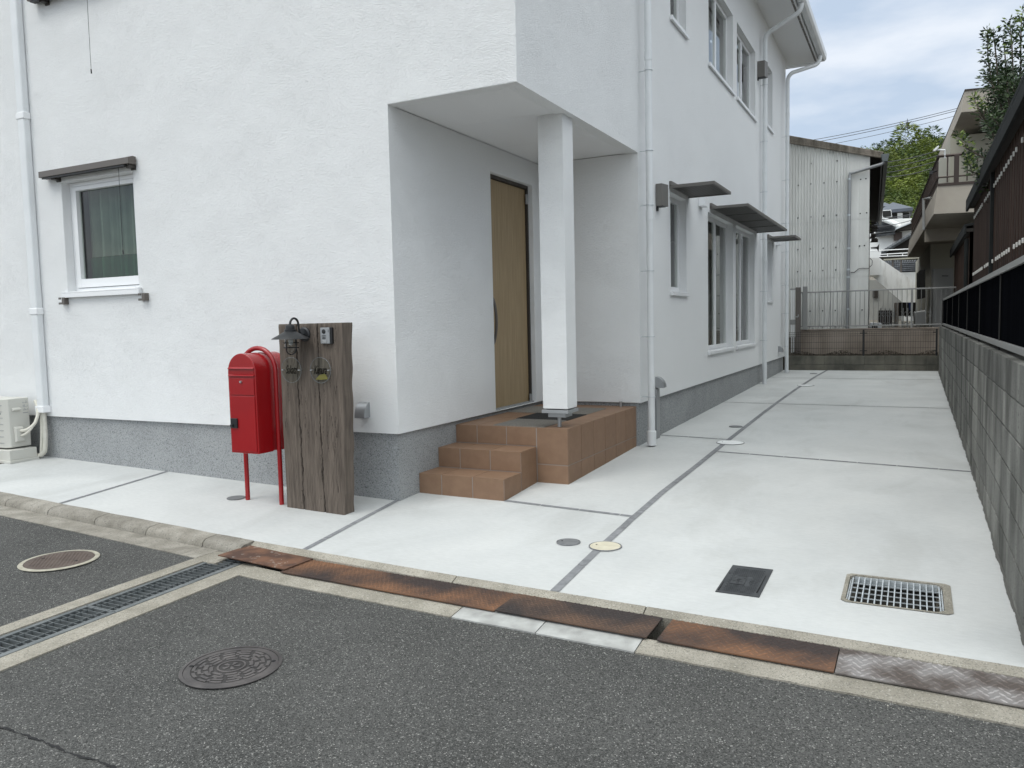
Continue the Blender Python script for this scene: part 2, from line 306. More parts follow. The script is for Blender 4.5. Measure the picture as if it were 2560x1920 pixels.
m_bamboo = mat('bamboo_leaf', (.026, .062, .008), (.165, .205, .022), scale=.30, detail=3, rough=.6, tint=.35)
m_bark = mat('bark', (.06, .05, .04), (.11, .09, .07), scale=12, rough=.9)
m_hill = mat('wooded_hill', (.028, .045, .012), (.05, .075, .02), scale=.5, rough=.95)
m_wire = mat('cable', (.05, .05, .055), rough=.6)
m_litter = mat('dead_leaves', (.035, .028, .02), (.07, .055, .035), scale=20, rough=.9, tint=.4)
m_yellow = mat('yellow_tape', (.24, .20, .045), rough=.7)
m_ink = mat('black_lettering', (.006, .006, .006), rough=.9, spec=.05)
def door_mat():
    m = mat('oak_door_laminate', (.275, .198, .106), (.375, .28, .162), scale=7, detail=8, stretch=(1, 7, .35), lo=.3, hi=.7, rough=.5, bump=.12, bscale=60, bstretch=(1, 8, .3), bdist=.002)
    return m
m_door = door_mat()
def wood_mat():
    m = mat('weathered_timber', (.070, .055, .044), (.165, .133, .108), scale=6, detail=10, stretch=(7, 7, .6), lo=.25, hi=.75, rough=.85, bump=.9, bscale=16, bdetail=8, bstretch=(10, 10, .3), bdist=.006, distort=.12)
    t = m.node_tree; p = t.nodes['Principled BSDF']; src = [l for l in t.links if l.to_socket == p.inputs['Base Color']][0].from_socket
    a = N(t, 'ShaderNodeAttribute', attribute_name='crack'); x = N(t, 'ShaderNodeMixRGB', blend_type='MULTIPLY'); x.inputs[2].default_value = (.12, .10, .09, 1)
    t.links.new(a.outputs['Fac'], x.inputs[0]); t.links.new(src, x.inputs[1]); t.links.new(x.outputs[0], p.inputs['Base Color'])
    return m
m_wood = wood_mat()
def glass_mat(name, tintc, fac, rough=.01):
    m = bpy.data.materials.new(name); m.use_nodes = True; t = m.node_tree; t.nodes.clear()
    o = N(t, 'ShaderNodeOutputMaterial'); tr = N(t, 'ShaderNodeBsdfTransparent'); tr.inputs[0].default_value = lin(*tintc)
    gl = N(t, 'ShaderNodeBsdfGlossy'); gl.inputs['Roughness'].default_value = rough; gl.inputs[0].default_value = (1, 1, 1, 1)
    lw = N(t, 'ShaderNodeFresnel'); lw.inputs[0].default_value = 1.5; mu = N(t, 'ShaderNodeMath', operation='MULTIPLY'); mu.inputs[1].default_value = fac; mu.use_clamp = True
    gm = N(t, 'ShaderNodeNewGeometry'); iv = N(t, 'ShaderNodeMath', operation='SUBTRACT'); iv.inputs[0].default_value = 1; t.links.new(gm.outputs['Backfacing'], iv.inputs[1]); m2 = N(t, 'ShaderNodeMath', operation='MULTIPLY'); t.links.new(lw.outputs[0], m2.inputs[0]); t.links.new(iv.outputs[0], m2.inputs[1]); t.links.new(m2.outputs[0], mu.inputs[0]); mxs = N(t, 'ShaderNodeMixShader'); t.links.new(mu.outputs[0], mxs.inputs[0]); t.links.new(tr.outputs[0], mxs.inputs[1]); t.links.new(gl.outputs[0], mxs.inputs[2]); t.links.new(mxs.outputs[0], o.inputs[0])
    return m
m_glass = glass_mat('window_glass', (.86, .88, .86), 1.1)
m_plate_glass = glass_mat('clear_glass', (.955, .975, .965), .8)
m_bulb = glass_mat('lantern_glass', (.82, .84, .84), 1.0)

# ================================================================== SETTING
def sheet(name, xs, ys, zf, m, kind='structure', skip=None, warp=None, **k):
    b = MB(); idx = {}
    for j, y in enumerate(ys):
        for i, x in enumerate(xs):
            X, Y = (x, y) if not warp else warp(x, y, i, j)
            idx[i, j] = len(b.v); b.v.append((X, Y, zf(X, Y)))
    for j in range(len(ys)-1):
        for i in range(len(xs)-1):
            if skip and skip((xs[i]+xs[i+1])/2, (ys[j]+ys[j+1])/2): continue
            b.f.append([idx[i, j], idx[i+1, j], idx[i+1, j+1], idx[i, j+1]]); b.t.append(.5)
    o = b.build(name, m, recalc=False, origin=False, **k); return tag(o, kind=kind) if kind else o
# the far ground under everything, reaching the horizon, rising to the wooded hill
gxs = [-400, -150, -60, -30, -12, -9.5, 3.1, 12, 30, 60, 150, 400]; gys = [-400, -120, -40, -12, 0, 14.0, 30, 45, 60, 80, 100, 130, 200, 400]
def far_z(x, y): return float(np.interp(y, [-400, 14, 14.1, 32, 60, 80, 105, 140, 400], [-.7, -.7, .95, 1.0, 5, 9.5, 19, 26, 30]))
gys2 = sorted(set(gys+[14.1]))
sheet('ground', gxs, gys2, far_z, m_ground)
# asphalt street: two fields beside the cross drain
def lsp(a, b, n): return [a+(b-a)*i/n for i in range(n+1)]
def jag(x, s, amp=.007): return amp*(.8*math.sin(x*23+s)+.6*math.sin(x*61+2*s)+.6*math.sin(x*137+s*3)+.5*math.sin(x*251+s))
xs = lsp(-1.125, 6, 420)+[8, 12, 20, 30]; ys = [-14, -10, -7]+lsp(-5.5, -2.0, 10)+[-1.8]
sheet('road', xs, ys, lambda x, y: gz(x, y)-.05, m_asph,
      warp=lambda x, y, i, j: (x+(jag(y*3, 1) if i == 0 and j > 2 else 0), ye(x)-.425+jag(x, 2) if j == len(ys)-1 else y))
# finer left edge strip is inside the same sheet; the field west of the drain
xs = [-30, -20, -14, -11]+lsp(-9, -1.65, 300); ys2 = [-14, -10, -7]+lsp(-5.5, -1.9, 12)+[-1.6]
sheet('road', xs, ys2, lambda x, y: gz(x, y)-.05, m_asph,
      warp=lambda x, y, i, j: (x+(jag(y*3, 5) if i == len(xs)-1 and j > 2 else 0), min(ye(x)-.315, -1.15-.28)+jag(x, 4) if j == len(ys2)-1 else y))
# old patch seam in the asphalt
b = MB(); pts = [(-2.2, -3.42), (-1.4, -3.45), (-.63, -3.45), (-.45, -3.44), (-.28, -3.452), (0.04, -3.45), (.4, -3.46), (1.2, -3.45), (2.2, -3.47)]
fine = []
for (a, c), (d, e) in zip(pts, pts[1:]):
    for k in range(14): q = k/14; fine.append((a+(d-a)*q, c+(e-c)*q+jag(a+(d-a)*q, 9, .004)))
for (a, c), (d, e) in zip(fine, fine[1:]):
    w1, w2 = .004+.0025*math.sin(a*40), .004+.0025*math.sin(d*40)
    b.quad((a, c-w1, gz(a, c)-.0465), (d, e-w2, gz(d, e)-.0465), (d, e+w2, gz(d, e)-.0465), (a, c+w1, gz(a, c)-.0465))
tag(b.build('asphalt_seam', m_dark), kind='structure')
# paving
px = sorted(set([-5.76, -5, -4.2, -3.4, -2.6, -1.9, -1.16, -1.0, -.5, 0, .4, .8, 1.2, 1.6, 2.0, 2.245, 2.705, 2.85, 3.02]))
py = [-1.33, -1.1, -.93, -.505, -.25, 0, .31, .62, .93, 1.4, 2, 2.7, 3.5, 4.5, 5.7, 7, 9, 11, 12.5, 13.38]
sheet('pavement', px, py, gz, m_pave, skip=lambda x, y: 2.245 < x < 2.705 and -.93 < y < -.505,
      warp=lambda x, y, i, j: (x, ye(x)) if j == 0 else (x, y))
# side skirt of the paving toward the gravel at the far left
tag(MB().box(-5.762, -5.758, -1.15, .05, -.3, .11).build('pavement_edge', m_kerb), kind='structure')
tag(MB().box(-14, -5.763, -1.12, .1, -.1, .07).build('gravel_bed', m_ground), kind='structure')
def strip(name, path, w, m, seglen=.4, up=.003, both=True):
    b = MB(); P = [Vector((x, y, 0)) for x, y in path]; acc = []
    for a, c in zip(P, P[1:]):
        n = max(1, int((c-a).length/.08))
        for k in range(n): acc.append(a.lerp(c, k/n))
    acc.append(P[-1]); d = 0; b.cur = rnd.random()
    for k in range(len(acc)-1):
        a, c = acc[k], acc[k+1]; t = (c-a).normalized(); nn = Vector((-t.y, t.x, 0))*w/2; d += (c-a).length
        cut = 0
        if d > seglen: d = 0; b.cur = rnd.random(); cut = .008
        c2 = c-t*cut
        q = [a-nn, c2-nn, c2+nn, a+nn]; b.add([(p.x, p.y, gz(p.x, p.y)+up) for p in q], [(0, 1, 2, 3)])
    o = b.build(name, m); return tag(o, kind='structure')
band = [(.825, -1.355), (.80, -.9), (.785, -.62), (.762, .14), (.765, .5), (.768, .83), (.78, 2.0), (.78, 2.75), (.77, 3.5), (.742, 6), (.74, 7.05), (.75, 9), (.765, 10), (.80, 11.8), (.86, 13.3)]
strip('joint_strip', band, .053, m_joint, .42)
for p in ([(-3.86, .03), (-3.78, -.45), (-3.66, -1.18)], [(-1.18, .03), (-1.10, -.6), (-1.0, -1.29)], [(-.345, .325), (.735, .225)], [(-.03, 3.58), (.74, 3.48)], [(.81, 2.72), (3.0, 2.42)],
          [(-.03, 6.97), (.71, 6.93)], [(.77, 6.93), (3.0, 6.87)], [(-.03, 11.33), (3.0, 11.24)]):
    strip('joint_strip', p, .04 if p[0][1] < 2 else .034, m_joint, .30)
# dark grit line where paving meets the block wall
b = MB()
for k in range(360):
    y = -1.45+k*14.7/360; y2 = y+14.7/360; w = .018+.003*math.sin(y*9)+.002*math.sin(y*31)+.004*rnd.random()
    b.quad((3.012-w, y, gz(3, y)+.003), (3.012, y, gz(3, y)+.003), (3.012, y2, gz(3, y2)+.003), (3.012-w, y2, gz(3, y2)+.003))
tag(b.build('pavement_edge', m_mortar), kind='structure')
# kerb, raised on the left, sinking to flush on the right
def kerb_prof(x):
    y0 = ye(x); q = min(1, max(0, (x+2.0)/.55)) if x < -1.45 else 1.0; g = gz(x, y0)
    if x < -1.4: return [(y0+.01, g-.2), (y0, g+.004), (y0-.10, g-.002), (y0-.116, g-.007), (y0-.134, g-.022), (y0-.142, g-.052), (y0-.15, g-.2)]
    return None
x = -9.0; b = MB()
while x < -1.46:
    x2 = min(x+.6, -1.44); b.cur = rnd.random(); xs_ = lsp(x+.004, x2-.004, 8); rows = [kerb_prof(a) for a in xs_]; o = len(b.v); n_p = len(rows[0])
    for a, r in zip(xs_, rows):
        jj = .0015*math.sin(a*11)+.001*math.sin(a*91)
        for yy, zz in r: b.v.append((a, yy+jj, zz+jj*.5))
    n = n_p
    for i in range(len(rows)-1):
        for k in range(n-1): b.f.append([o+i*n+k, o+(i+1)*n+k, o+(i+1)*n+k+1, o+i*n+k+1]); b.t.append(b.cur)
    b.f.append([o+k for k in range(n)]); b.f.append([o+(len(rows)-1)*n+k for k in range(n)]); b.t += [b.cur]*2
    x = x2
tag(b.build('kerb', m_kerb, smooth=True, ang=50), kind='structure')
b = MB()                                   # flush kerb strip behind the plates
for a, c in ((-1.44, .195), (.201, 1.345), (1.351, 3.4)):
    a, c = a, c; b.cur = rnd.random()
    b.hexa([(a, ye(a)-.055, gz(a, -1.4)-.3), (c, ye(c)-.055, gz(c, -1.4)-.3), (c, ye(c)+.006, gz(c, -1.4)-.3), (a, ye(a)+.006, gz(a, -1.4)-.3)],
           [(a, ye(a)-.055, gz(a, -1.4)-.018), (c, ye(c)-.055, gz(c, -1.4)-.018), (c, ye(c)+.006, gz(c, ye(c))+.002), (a, ye(a)+.006, gz(a, ye(a))+.002)])
tag(b.build('kerb', m_apron, bevel=.0015), kind='structure')
b = MB()                                   # gutter apron on the left
x = -9.0
while x < -1.65:
    x2 = min(x+.6, -1.64); b.cur = rnd.random()
    f = lambda a, d, e: (a, d, gz(a, d)+e)
    p = [(a, ye(a)-.138) for a in (x+.002, x2-.002)]; q = [(a, min(ye(a)-.335, -1.45)) for a in (x+.002, x2-.002)]
    b.hexa([f(*q[0], -.2), f(*q[1], -.2), f(*p[1], -.2), f(*p[0], -.2)], [f(*q[0], -.045), f(*q[1], -.045), f(*p[1], -.052), f(*p[0], -.052)]); x = x2
tag(b.build('gutter_apron', m_kerb), kind='structure')
b = MB(); x = -1.135                       # apron right of the cross drain, below the plates
for x2, mm in ((.43, 0), (.92, 1), (1.43, 1), (5, 0)):
    bb = MB(); bb.cur = rnd.random(); n = max(10, int((x2-x)*18)); xx = lsp(x+.003 if x > 0 else x, x2-.003 if mm or x2 < 1 else x2, n)
    for a, c in zip(xx, xx[1:]):
        bb.hexa([(a, ye(a)-.44, -.4), (c, ye(c)-.44, -.4), (c, ye(c)-.305, -.4), (a, ye(a)-.305, -.4)],
                [(a, ye(a)-.44+jag(a, 3, .002), gz(a, -1.7)-.044), (c, ye(c)-.44+jag(c, 3, .002), gz(c, -1.7)-.044), (c, ye(c)-.305, gz(c, -1.7)-.03), (a, ye(a)-.305, gz(a, -1.7)-.03)])
    tag(bb.build('gutter_apron', m_cement if mm else m_apron, smooth=False), kind='structure'); x = x2
b = MB()
for k in range(13):
    a = -1.44+k*.5; c = a+.5
    b.hexa([(a, ye(a)-.32, -.40), (c, ye(c)-.32, -.40), (c, ye(c)-.04, -.40), (a, ye(a)-.04, -.40)], [(a, ye(a)-.32, -.27), (c, ye(c)-.32, -.27), (c, ye(c)-.04, -.27), (a, ye(a)-.04, -.27)])
tag(b.build('drain_channel', m_trench), kind='structure')
# cross drain: concrete shoulders, trench
for (xa, xb, s) in ((-1.645, -1.535, 1), (-1.27, -1.125, 2)):
    b = MB(); n = 24; yy = lsp(-7.5, -1.63 if s == 1 else -1.53, n)
    for a, c in zip(yy, yy[1:]):
        b.hexa([(xa, a, -.4), (xb, a, -.4), (xb, c, -.4), (xa, c, -.4)], [(xa, a, gz(xa, a)-.046), (xb, a, gz(xb, a)-.043), (xb, c, gz(xb, c)-.043), (xa, c, gz(xa, c)-.046)])
    if s == 1: b.hexa([(-1.645, -1.63, -.4), (-1.44, -1.63, -.4), (-1.44, -1.42, -.4), (-1.645, -1.42, -.4)], [(-1.645, -1.63, gz(-1.6, -1.6)-.047), (-1.44, -1.63, gz(-1.5, -1.6)-.047), (-1.44, -1.42, gz(-1.5, -1.5)-.05), (-1.645, -1.42, gz(-1.6, -1.5)-.05)])
    tag(b.build('drain_shoulder', m_apron, smooth=False), kind='structure')
tag(MB().box(-1.535, -1.27, -7.5, -1.50, -.34, -.16).build('drain_channel', m_trench), kind='structure')

b = MB()
for k in range(900):                       # loose grit swept against the kerbs
    q = rnd.random()
    if q < .4: x = rnd.uniform(-6, -1.7); y = min(ye(x)-.325, -1.45)-abs(rnd.gauss(0, .05))+.06; z = gz(x, y)-.048
    elif q < .8: x = rnd.uniform(-1.1, 4); y = ye(x)-.43-abs(rnd.gauss(0, .05))+.03; z = gz(x, y)-.046
    else: x = rnd.uniform(-4, 3.5); y = rnd.uniform(-4.2, -1.9); z = gz(x, y)-.048
    r = rnd.uniform(.0015, .0045); a = rnd.random()*3; b.cur = rnd.random()
    p = [(x+r*math.cos(a+t_*2.1)*rnd.uniform(.7, 1.2), y+r*math.sin(a+t_*2.1), z-.001) for t_ in range(3)]
    b.add(p+[(x, y, z+r)], [(0, 1, 3), (1, 2, 3), (2, 0, 3)])
tag(b.build('loose_grit', m_grit, recalc=False), kind='stuff')
# ---- cross drain gratings
def channel_grate(y0, y1, label):
    t = thing('drain_grate', (-1.4, (y0+y1)/2, gz(-1.4, y0)-.05), label, 'drain grate', 'gratings of the cross drain')
    x0, x1 = -1.532, -1.273; z = lambda y: gz(-1.4, y)-.046
    fr = MB()
    for (a, c) in ((x0, x0+.03), (x1-.036, x1)):
        fr.hexa([(a, y0, z(y0)-.03), (c, y0, z(y0)-.03), (c, y1, z(y1)-.03), (a, y1, z(y1)-.03)], [(a, y0, z(y0)), (c, y0, z(y0)), (c, y1, z(y1)), (a, y1, z(y1))])
    for yy in (y0, y1-.008): fr.box(x0+.03, x1-.036, yy, yy+.008, z(yy)-.03, z(yy)-.001)
    fr.build('frame', m_grate, t, bevel=.002)
    br = MB(); n = int((y1-y0)/.0375)
    for k in range(1, n): yy = y0+(y1-y0)*k/n; br.box(x0+.03, x1-.036, yy-.002, yy+.002, z(yy)-.028, z(yy)-.003)
    for xx in (x0+.075, x1-.08): br.hexa([(xx-.002, y0, z(y0)-.028), (xx+.002, y0, z(y0)-.028), (xx+.002, y1, z(y1)-.028), (xx-.002, y1, z(y1)-.028)], [(xx-.002, y0, z(y0)-.001), (xx+.002, y0, z(y0)-.001), (xx+.002, y1, z(y1)-.001), (xx-.002, y1, z(y1)-.001)])
    br.build('bars', m_grate, t)
    ln = MB()                               # pressed steel floor lips just below the bars
    for k in range(n): yy = y0+(y1-y0)*(k+.22)/n; y3 = y0+(y1-y0)*(k+.92)/n; ln.box(x0+.084, x1-.088, yy, y3, z(yy)-.030, z(yy)-.026)
    ln.build('lining', m_grate, t)
channel_grate(-2.45, -1.52, 'grey drain grating ending under the rusty steel plate')
channel_grate(-3.45, -2.455, 'grey drain grating running out of the left edge of the picture')

# ---- steel plates over the gutter
def plate(x0, x1, m, label, tread=True, y_in=.05, y_out=.325, lift=0, skew=0, dens=.030, tilt=0):
    z = lambda x, y: gz(x, -1.5)-.021+lift+tilt*(y-ye(x))
    b = MB(); n = 12; xx = lsp(x0, x1, n); b.cur = .42
    for a, c in zip(xx, xx[1:]):
        P = [(a+skew*(1 if a == x0 or 1 else 0), ye(a)-y_out), (c+skew, ye(c)-y_out), (c, ye(c)-y_in), (a, ye(a)-y_in)]
        b.hexa([(p[0], p[1], z(*p)-.006) for p in P], [(p[0], p[1], z(*p)) for p in P])
    if tread:
        L, w, h = dens*.46, .0042, .003; i = 0; yy = y_in+.012
        while yy < y_out-.008:
            xk = x0+.012+(dens/2 if i % 2 else 0)
            while xk < x1-.01:
                a = math.pi/4 if (i+int((xk-x0)/dens)) % 2 else -math.pi/4
                cx, cy = xk+skew*(yy-y_in)/(y_out-y_in), ye(xk)-yy; dx, dy = math.cos(a), math.sin(a); zz = z(cx, cy)
                b.cur = .8+.2*rnd.random()
                base = [(cx-dx*L, cy-dy*L), (cx+dy*w, cy-dx*w), (cx+dx*L, cy+dy*L), (cx-dy*w, cy+dx*w)]
                top = [(cx-dx*L*.7, cy-dy*L*.7), (cx+dy*w*.5, cy-dx*w*.5), (cx+dx*L*.7, cy+dy*L*.7), (cx-dy*w*.5, cy+dx*w*.5)]
                o = len(b.v); b.v += [(p[0], p[1], zz-.0005) for p in base]+[(p[0], p[1], zz+h) for p in top]
                for f in ((4, 5, 6, 7), (0, 1, 5, 4), (1, 2, 6, 5), (2, 3, 7, 6), (3, 0, 4, 7)): b.f.append([o+q for q in f]); b.t.append(b.cur)
                xk += dens
            yy += dens*.72; i += 1
    o = b.build('steel_plate', m, weld=False, ang=25); return tag(o, label, 'steel plate', 'steel plates laid over the street gutter')
plate(-1.45, -.86, m_rust_plain, 'smooth orange-rusted steel sheet at the end of the grated drain', tread=False, lift=.010, y_in=.015, y_out=.30, skew=-.015)
plate(-.89, .625, m_rust_check, 'long orange-rusted tread plate in front of the white paving')
plate(.63, 1.45, m_dark_check, 'dark brown tread plate left of the open gap in the gutter', lift=.004, skew=.0)
plate(1.50, 2.268, m_rust_check, 'rusty tread plate right of the open gap in the gutter', lift=.002, dens=.036)
plate(2.272, 3.4, m_worn_check, 'silvery worn tread plate at the right edge by the block wall', dens=.038)

# ---- covers
def disc_cover(name, x, y, r, m, label, cat, ring=None, zoff=0, group=None, key=True, h=.006):
    z = gz(x, y)+zoff+.002
    b = MB().lathe([(r*.0, 0), (r, 0), (r, h*.6), (r-.003, h), (r*.0, h)], (x, y, z), 40, cap=False)
    if ring or key:
        t = thing(name, (x, y, z), label, cat, group); c = b.build('cover', m, t, ang=30)
        if ring: MB().lathe([(r+.003, 0), (r+ring, 0), (r+ring, .005), (r+.003, .005), (r+.003, 0)], (x, y, z), 40, cap=False).build('ring', m_cream if ring > .02 else m_joint, t)
        if key: MB().lathe([(0, 0), (.006, 0), (.006, .0015), (0, .0015)], (x-r*.6, y, z+h), 10, cap=False).build('key_hole', m_dark, t)
        return t
    return tag(b.build(name, m), label, cat, group)
disc_cover('drain_cover', .805, -.505, .098, m_cream, 'cream round cover straddling the curved joint near the street', 'drain cover', ring=.008, group='round covers set in the paving')
disc_cover('drain_cover', .55, -.505, .073, m_gcover, 'small dark grey round cover left of the cream one', 'drain cover', ring=.006, group='round covers set in the paving')
disc_cover('drain_cover', -2.46, -.45, .075, m_gcover, 'grey round cover behind the legs of the red mailbox', 'drain cover', key=False, group='round covers set in the paving')
disc_cover('drain_cover', .825, 3.27, .138, m_wcover, 'white round cover on the joint, nearer of the two white ones', 'drain cover', ring=.006, group='round covers set in the paving')
disc_cover('drain_cover', .83, 9.77, .138, m_wcover, 'white round cover on the joint, farther of the two white ones', 'drain cover', ring=.006, group='round covers set in the paving')
disc_cover('drain_cover', .65, 4.45, .08, m_gcover, 'small dark round cover beyond the nearer white cover', 'drain cover', key=False, group='round covers set in the paving')
disc_cover('drain_cover', .685, 12.4, .075, m_gcover, 'tiny dark cover at the far end of the drive by the wall', 'drain cover', key=False, group='round covers set in the paving')

def big_manhole(x, y, r, label):
    z = gz(x, y)-.046; t = thing('manhole_cover', (x, y, z), label, 'manhole cover')
    MB().lathe([(r+.002, 0), (r+.018, 0), (r+.018, .003), (r+.002, .005), (r+.002, 0)], (x, y, z), 64, cap=False).build('rim', m_iron, t)
    d = MB().lathe([(r*.86, .0005), (0, .0005)], (x, y, z), 64, cap=False).build('disc', m_iron_d, t); MB().lathe([(r, 0), (r, .003), (r*.86, .003), (r*.86, 0)], (x, y, z), 64, cap=False).build('border', m_iron, t)
    b = MB(); b.cur = .9
    def arc(r0, r1, a0, a1):
        n = max(2, int((a1-a0)/.12)); o = len(b.v)
        for i in range(n+1):
            a = a0+(a1-a0)*i/n; c, s_ = math.cos(a), math.sin(a)
            for rr, zz in ((r0, .0005), (r0, .0035), (r1, .0035), (r1, .0005)): b.v.append((x+rr*c, y+rr*s_, z+zz))
        for i in range(n):
            for k in range(3): b.f.append([o+i*4+k, o+(i+1)*4+k, o+(i+1)*4+k+1, o+i*4+k+1]); b.t.append(b.cur)
        b.f.append([o, o+1, o+2, o+3]); b.f.append([o+n*4+k for k in range(4)]); b.t += [b.cur]*2
    for ri, (r0, r1, n) in enumerate(((.76, .83, 14), (.64, .71, 12), (.50, .59, 10), (.385, .46, 8))):
        for k in range(n): a0 = 2*math.pi*k/n+ri*.17; b.cur = .6+.4*rnd.random(); arc(r0*r, r1*r, a0, a0+2*math.pi/n*.72)
    for ri, (r0, r1, n) in enumerate(((.70, .77, 7), (.58, .65, 9), (.45, .51, 8))):
        for k in range(n): a0 = 2*math.pi*k/n+.3+ri*.4; arc(r0*r, r1*r, a0, a0+.12)
    arc(.27*r, .31*r, 0, 2*math.pi-.001)
    for k in range(5): a = k*2*math.pi/5+.3; arc(.05*r, .19*r, a, a+.55)
    b.build('relief', m_iron, t, ang=25)
    for k, a in enumerate((R_(205), R_(40))): MB().lathe([(0, 0), (.010, 0), (.010, .0045), (0, .0045)], (x+.9*r*math.cos(a), y+.9*r*math.sin(a), z), 10, cap=False).build('key_hole', m_dark, t)
big_manhole(-.19, -2.68, .204, 'large dark iron manhole cover with ring relief in the near asphalt')
t = thing('manhole_cover', (-2.41, -2.02, gz(-2.41, -2.02)-.046), 'brown iron manhole with a dull mortar ring in the left asphalt', 'manhole cover')
c0 = (-2.41, -2.02, gz(-2.41, -2.02)-.047)
MB().lathe([(.206, 0), (.236, 0), (.233, .003), (.206, .004)], c0, 56, cap=False).build('ring', m_ringm, t)
MB().lathe([(0, 0), (.203, 0), (.203, .004), (0, .004)], c0, 48, cap=False).build('disc', m_rust_iron, t)
b = MB(); b.cur = .8
for i in range(-12, 13):
    for j in range(-12, 13):
        if i*i+j*j < 130 and (i+j) % 2 == 0: X, Y = c0[0]+i*.0155, c0[1]+j*.0155; b.box(X-.004, X+.004, Y-.004, Y+.004, c0[2]+.0035, c0[2]+.006)
b.build('relief', m_rust_iron, t)
for dx in (-.13, .13): MB().lathe([(0, 0), (.010, 0), (.010, .0062), (0, .0062)], (c0[0]+dx, c0[1]+dx*.2, c0[2]), 10, cap=False).build('key_hole', m_dark, t)
# square meter cover
t = thing('meter_cover', (1.735, -.82, gz(1.7, -.8)), 'black rectangular water meter cover in the paving left of the grating', 'meter cover')
zz = gz(1.7, -.82)+.002; X0, X1, Y0, Y1 = 1.622, 1.848, -1.045, -.585
MB().hexa([(X0, Y0, zz-.01), (X1, Y0, zz-.01), (X1, Y1, zz-.002), (X0, Y1, zz-.002)], [(X0, Y0, gz(1.7, Y0)+.005), (X1, Y0, gz(1.7, Y0)+.005), (X1, Y1, gz(1.7, Y1)+.005), (X0, Y1, gz(1.7, Y1)+.005)]).build('frame', m_resin, t)
b = MB()
for i in range(15):
    for j in range(22):
        cx, cy = X0+.034+i*.0115, Y0+.035+j*.0178
        if 3 <= i <= 9 and 6 <= j <= 14: continue
        if cx > X1-.04: continue
        b.cur = .6+.4*rnd.random(); w = .0045; o_ = .006*(j % 2); zc_ = gz(1.7, cy)+.005; b.box(cx-w+o_*.9, cx+w+o_*.9, cy-.0055, cy+.0055, zc_-.001, zc_+.0025)
b.cur = .4
zt = gz(1.7, -.8)+.0052; b.box(1.668, 1.742, -.905, -.745, zt-.001, zt+.0018)
for (a, c, d, e) in ((1.675, 1.735, -.765, -.757), (1.675, 1.683, -.80, -.757), (1.727, 1.735, -.80, -.757), (1.690, 1.72, -.83, -.82), (1.68, 1.73, -.86, -.85), (1.70, 1.71, -.89, -.80), (1.762, 1.80, -.86, -.852), (1.762, 1.80, -.835, -.827), (1.77, 1.78, -.88, -.80)): b.box(a, c, d, e, zt, zt+.0032)
b.build('relief', m_resin, t)
for (a, c, d, e) in ((X0+.010, X0+.014, Y0+.02, Y0+.16), (X1-.022, X1-.018, Y0+.05, Y1-.12), (X0+.010, X0+.016, -.74, -.727)): MB().box(a, c, d, e, gz(1.7, d)+.004, gz(1.7, e)+.0062).build('key_hole', m_dark, t)
# open grating over the soakaway pit
t = thing('pit_grating', (2.475, -.72, gz(2.4, -.7)), 'galvanised grid grating over a pit in the right of the paving', 'drain grating')
b = MB(); gx0, gx1, gy0, gy1 = 2.255, 2.695, -.925, -.515
def ringpts(x0, x1, y0, y1, c): return [(x0+c, y0), (x1-c, y0), (x1, y0+c), (x1, y1-c), (x1-c, y1), (x0+c, y1), (x0, y1-c), (x0, y0+c)]
Rin = ringpts(gx0-.004, gx1+.004, gy0-.004, gy1+.004, .03); Rout = ringpts(gx0-.024, gx1+.042, gy0-.022, gy1+.022, .025)
for i in range(8):
    j = (i+1) % 8; q = [Rout[i], Rout[j], Rin[j], Rin[i]]; b.add([(p[0], p[1], gz(*p)+.004) for p in q]+[(Rin[i][0], Rin[i][1], -.3), (Rin[j][0], Rin[j][1], -.3)], [(0, 1, 2, 3), (3, 2, 5, 4)])
b.build('mortar_rim', m_apron, t)
zf = lambda y: gz(2.4, y)-.004
b = MB().box(gx0-.01, gx1+.01, gy0-.01, gy1+.01, -.34, -.33)
for (a, c, d, e) in ((gx0-.012, gx0-.002, gy0, gy1), (gx1+.002, gx1+.012, gy0, gy1), (gx0, gx1, gy1+.002, gy1+.012), (gx0, gx1, gy0-.012, gy0-.002)): b.box(a, c, d, e, -.33, -.05)
b.box(gx0, gx1, -.62, -.60, -.22, -.19)
b.build('pit', m_trench, t)
b = MB(); n = 14
for k in range(n+1): xx = gx0+.012+(gx1-gx0-.024)*k/n; b.hexa([(xx-.003, gy0+.002, zf(gy0)-.022), (xx+.003, gy0+.002, zf(gy0)-.022), (xx+.003, gy1-.002, zf(gy1)-.022), (xx-.003, gy1-.002, zf(gy1)-.022)], [(xx-.003, gy0+.002, zf(gy0)), (xx+.003, gy0+.002, zf(gy0)), (xx+.003, gy1-.002, zf(gy1)), (xx-.003, gy1-.002, zf(gy1))])
b.build('bearing_bars', m_galv, t)
b = MB()
for k in range(6): yy = gy0+.02+(gy1-gy0-.04)*k/5; b.box(gx0+.004, gx1-.004, yy-.0013, yy+.0013, zf(yy)-.008, zf(yy)-.003)
for yy in (gy0, gy1-.004): b.box(gx0, gx1, yy, yy+.004, zf(yy)-.03, zf(yy)+.0005)
b.build('cross_bars', m_galv, t)
b = MB()
for (a, c, d, e) in ((gx0-.002, gx0+.004, gy0, gy1), (gx1-.004, gx1+.002, gy0, gy1)): b.box(a, c, d, e, zf(d)-.045, zf(d)-.001)
b.box(gx0, gx1, gy1-.025, gy1-.005, zf(0)-.05, zf(0)-.045); b.box(gx0, gx1, gy0+.005, gy0+.035, zf(0)-.07, zf(0)-.065)
b.build('frame', m_galv, t)

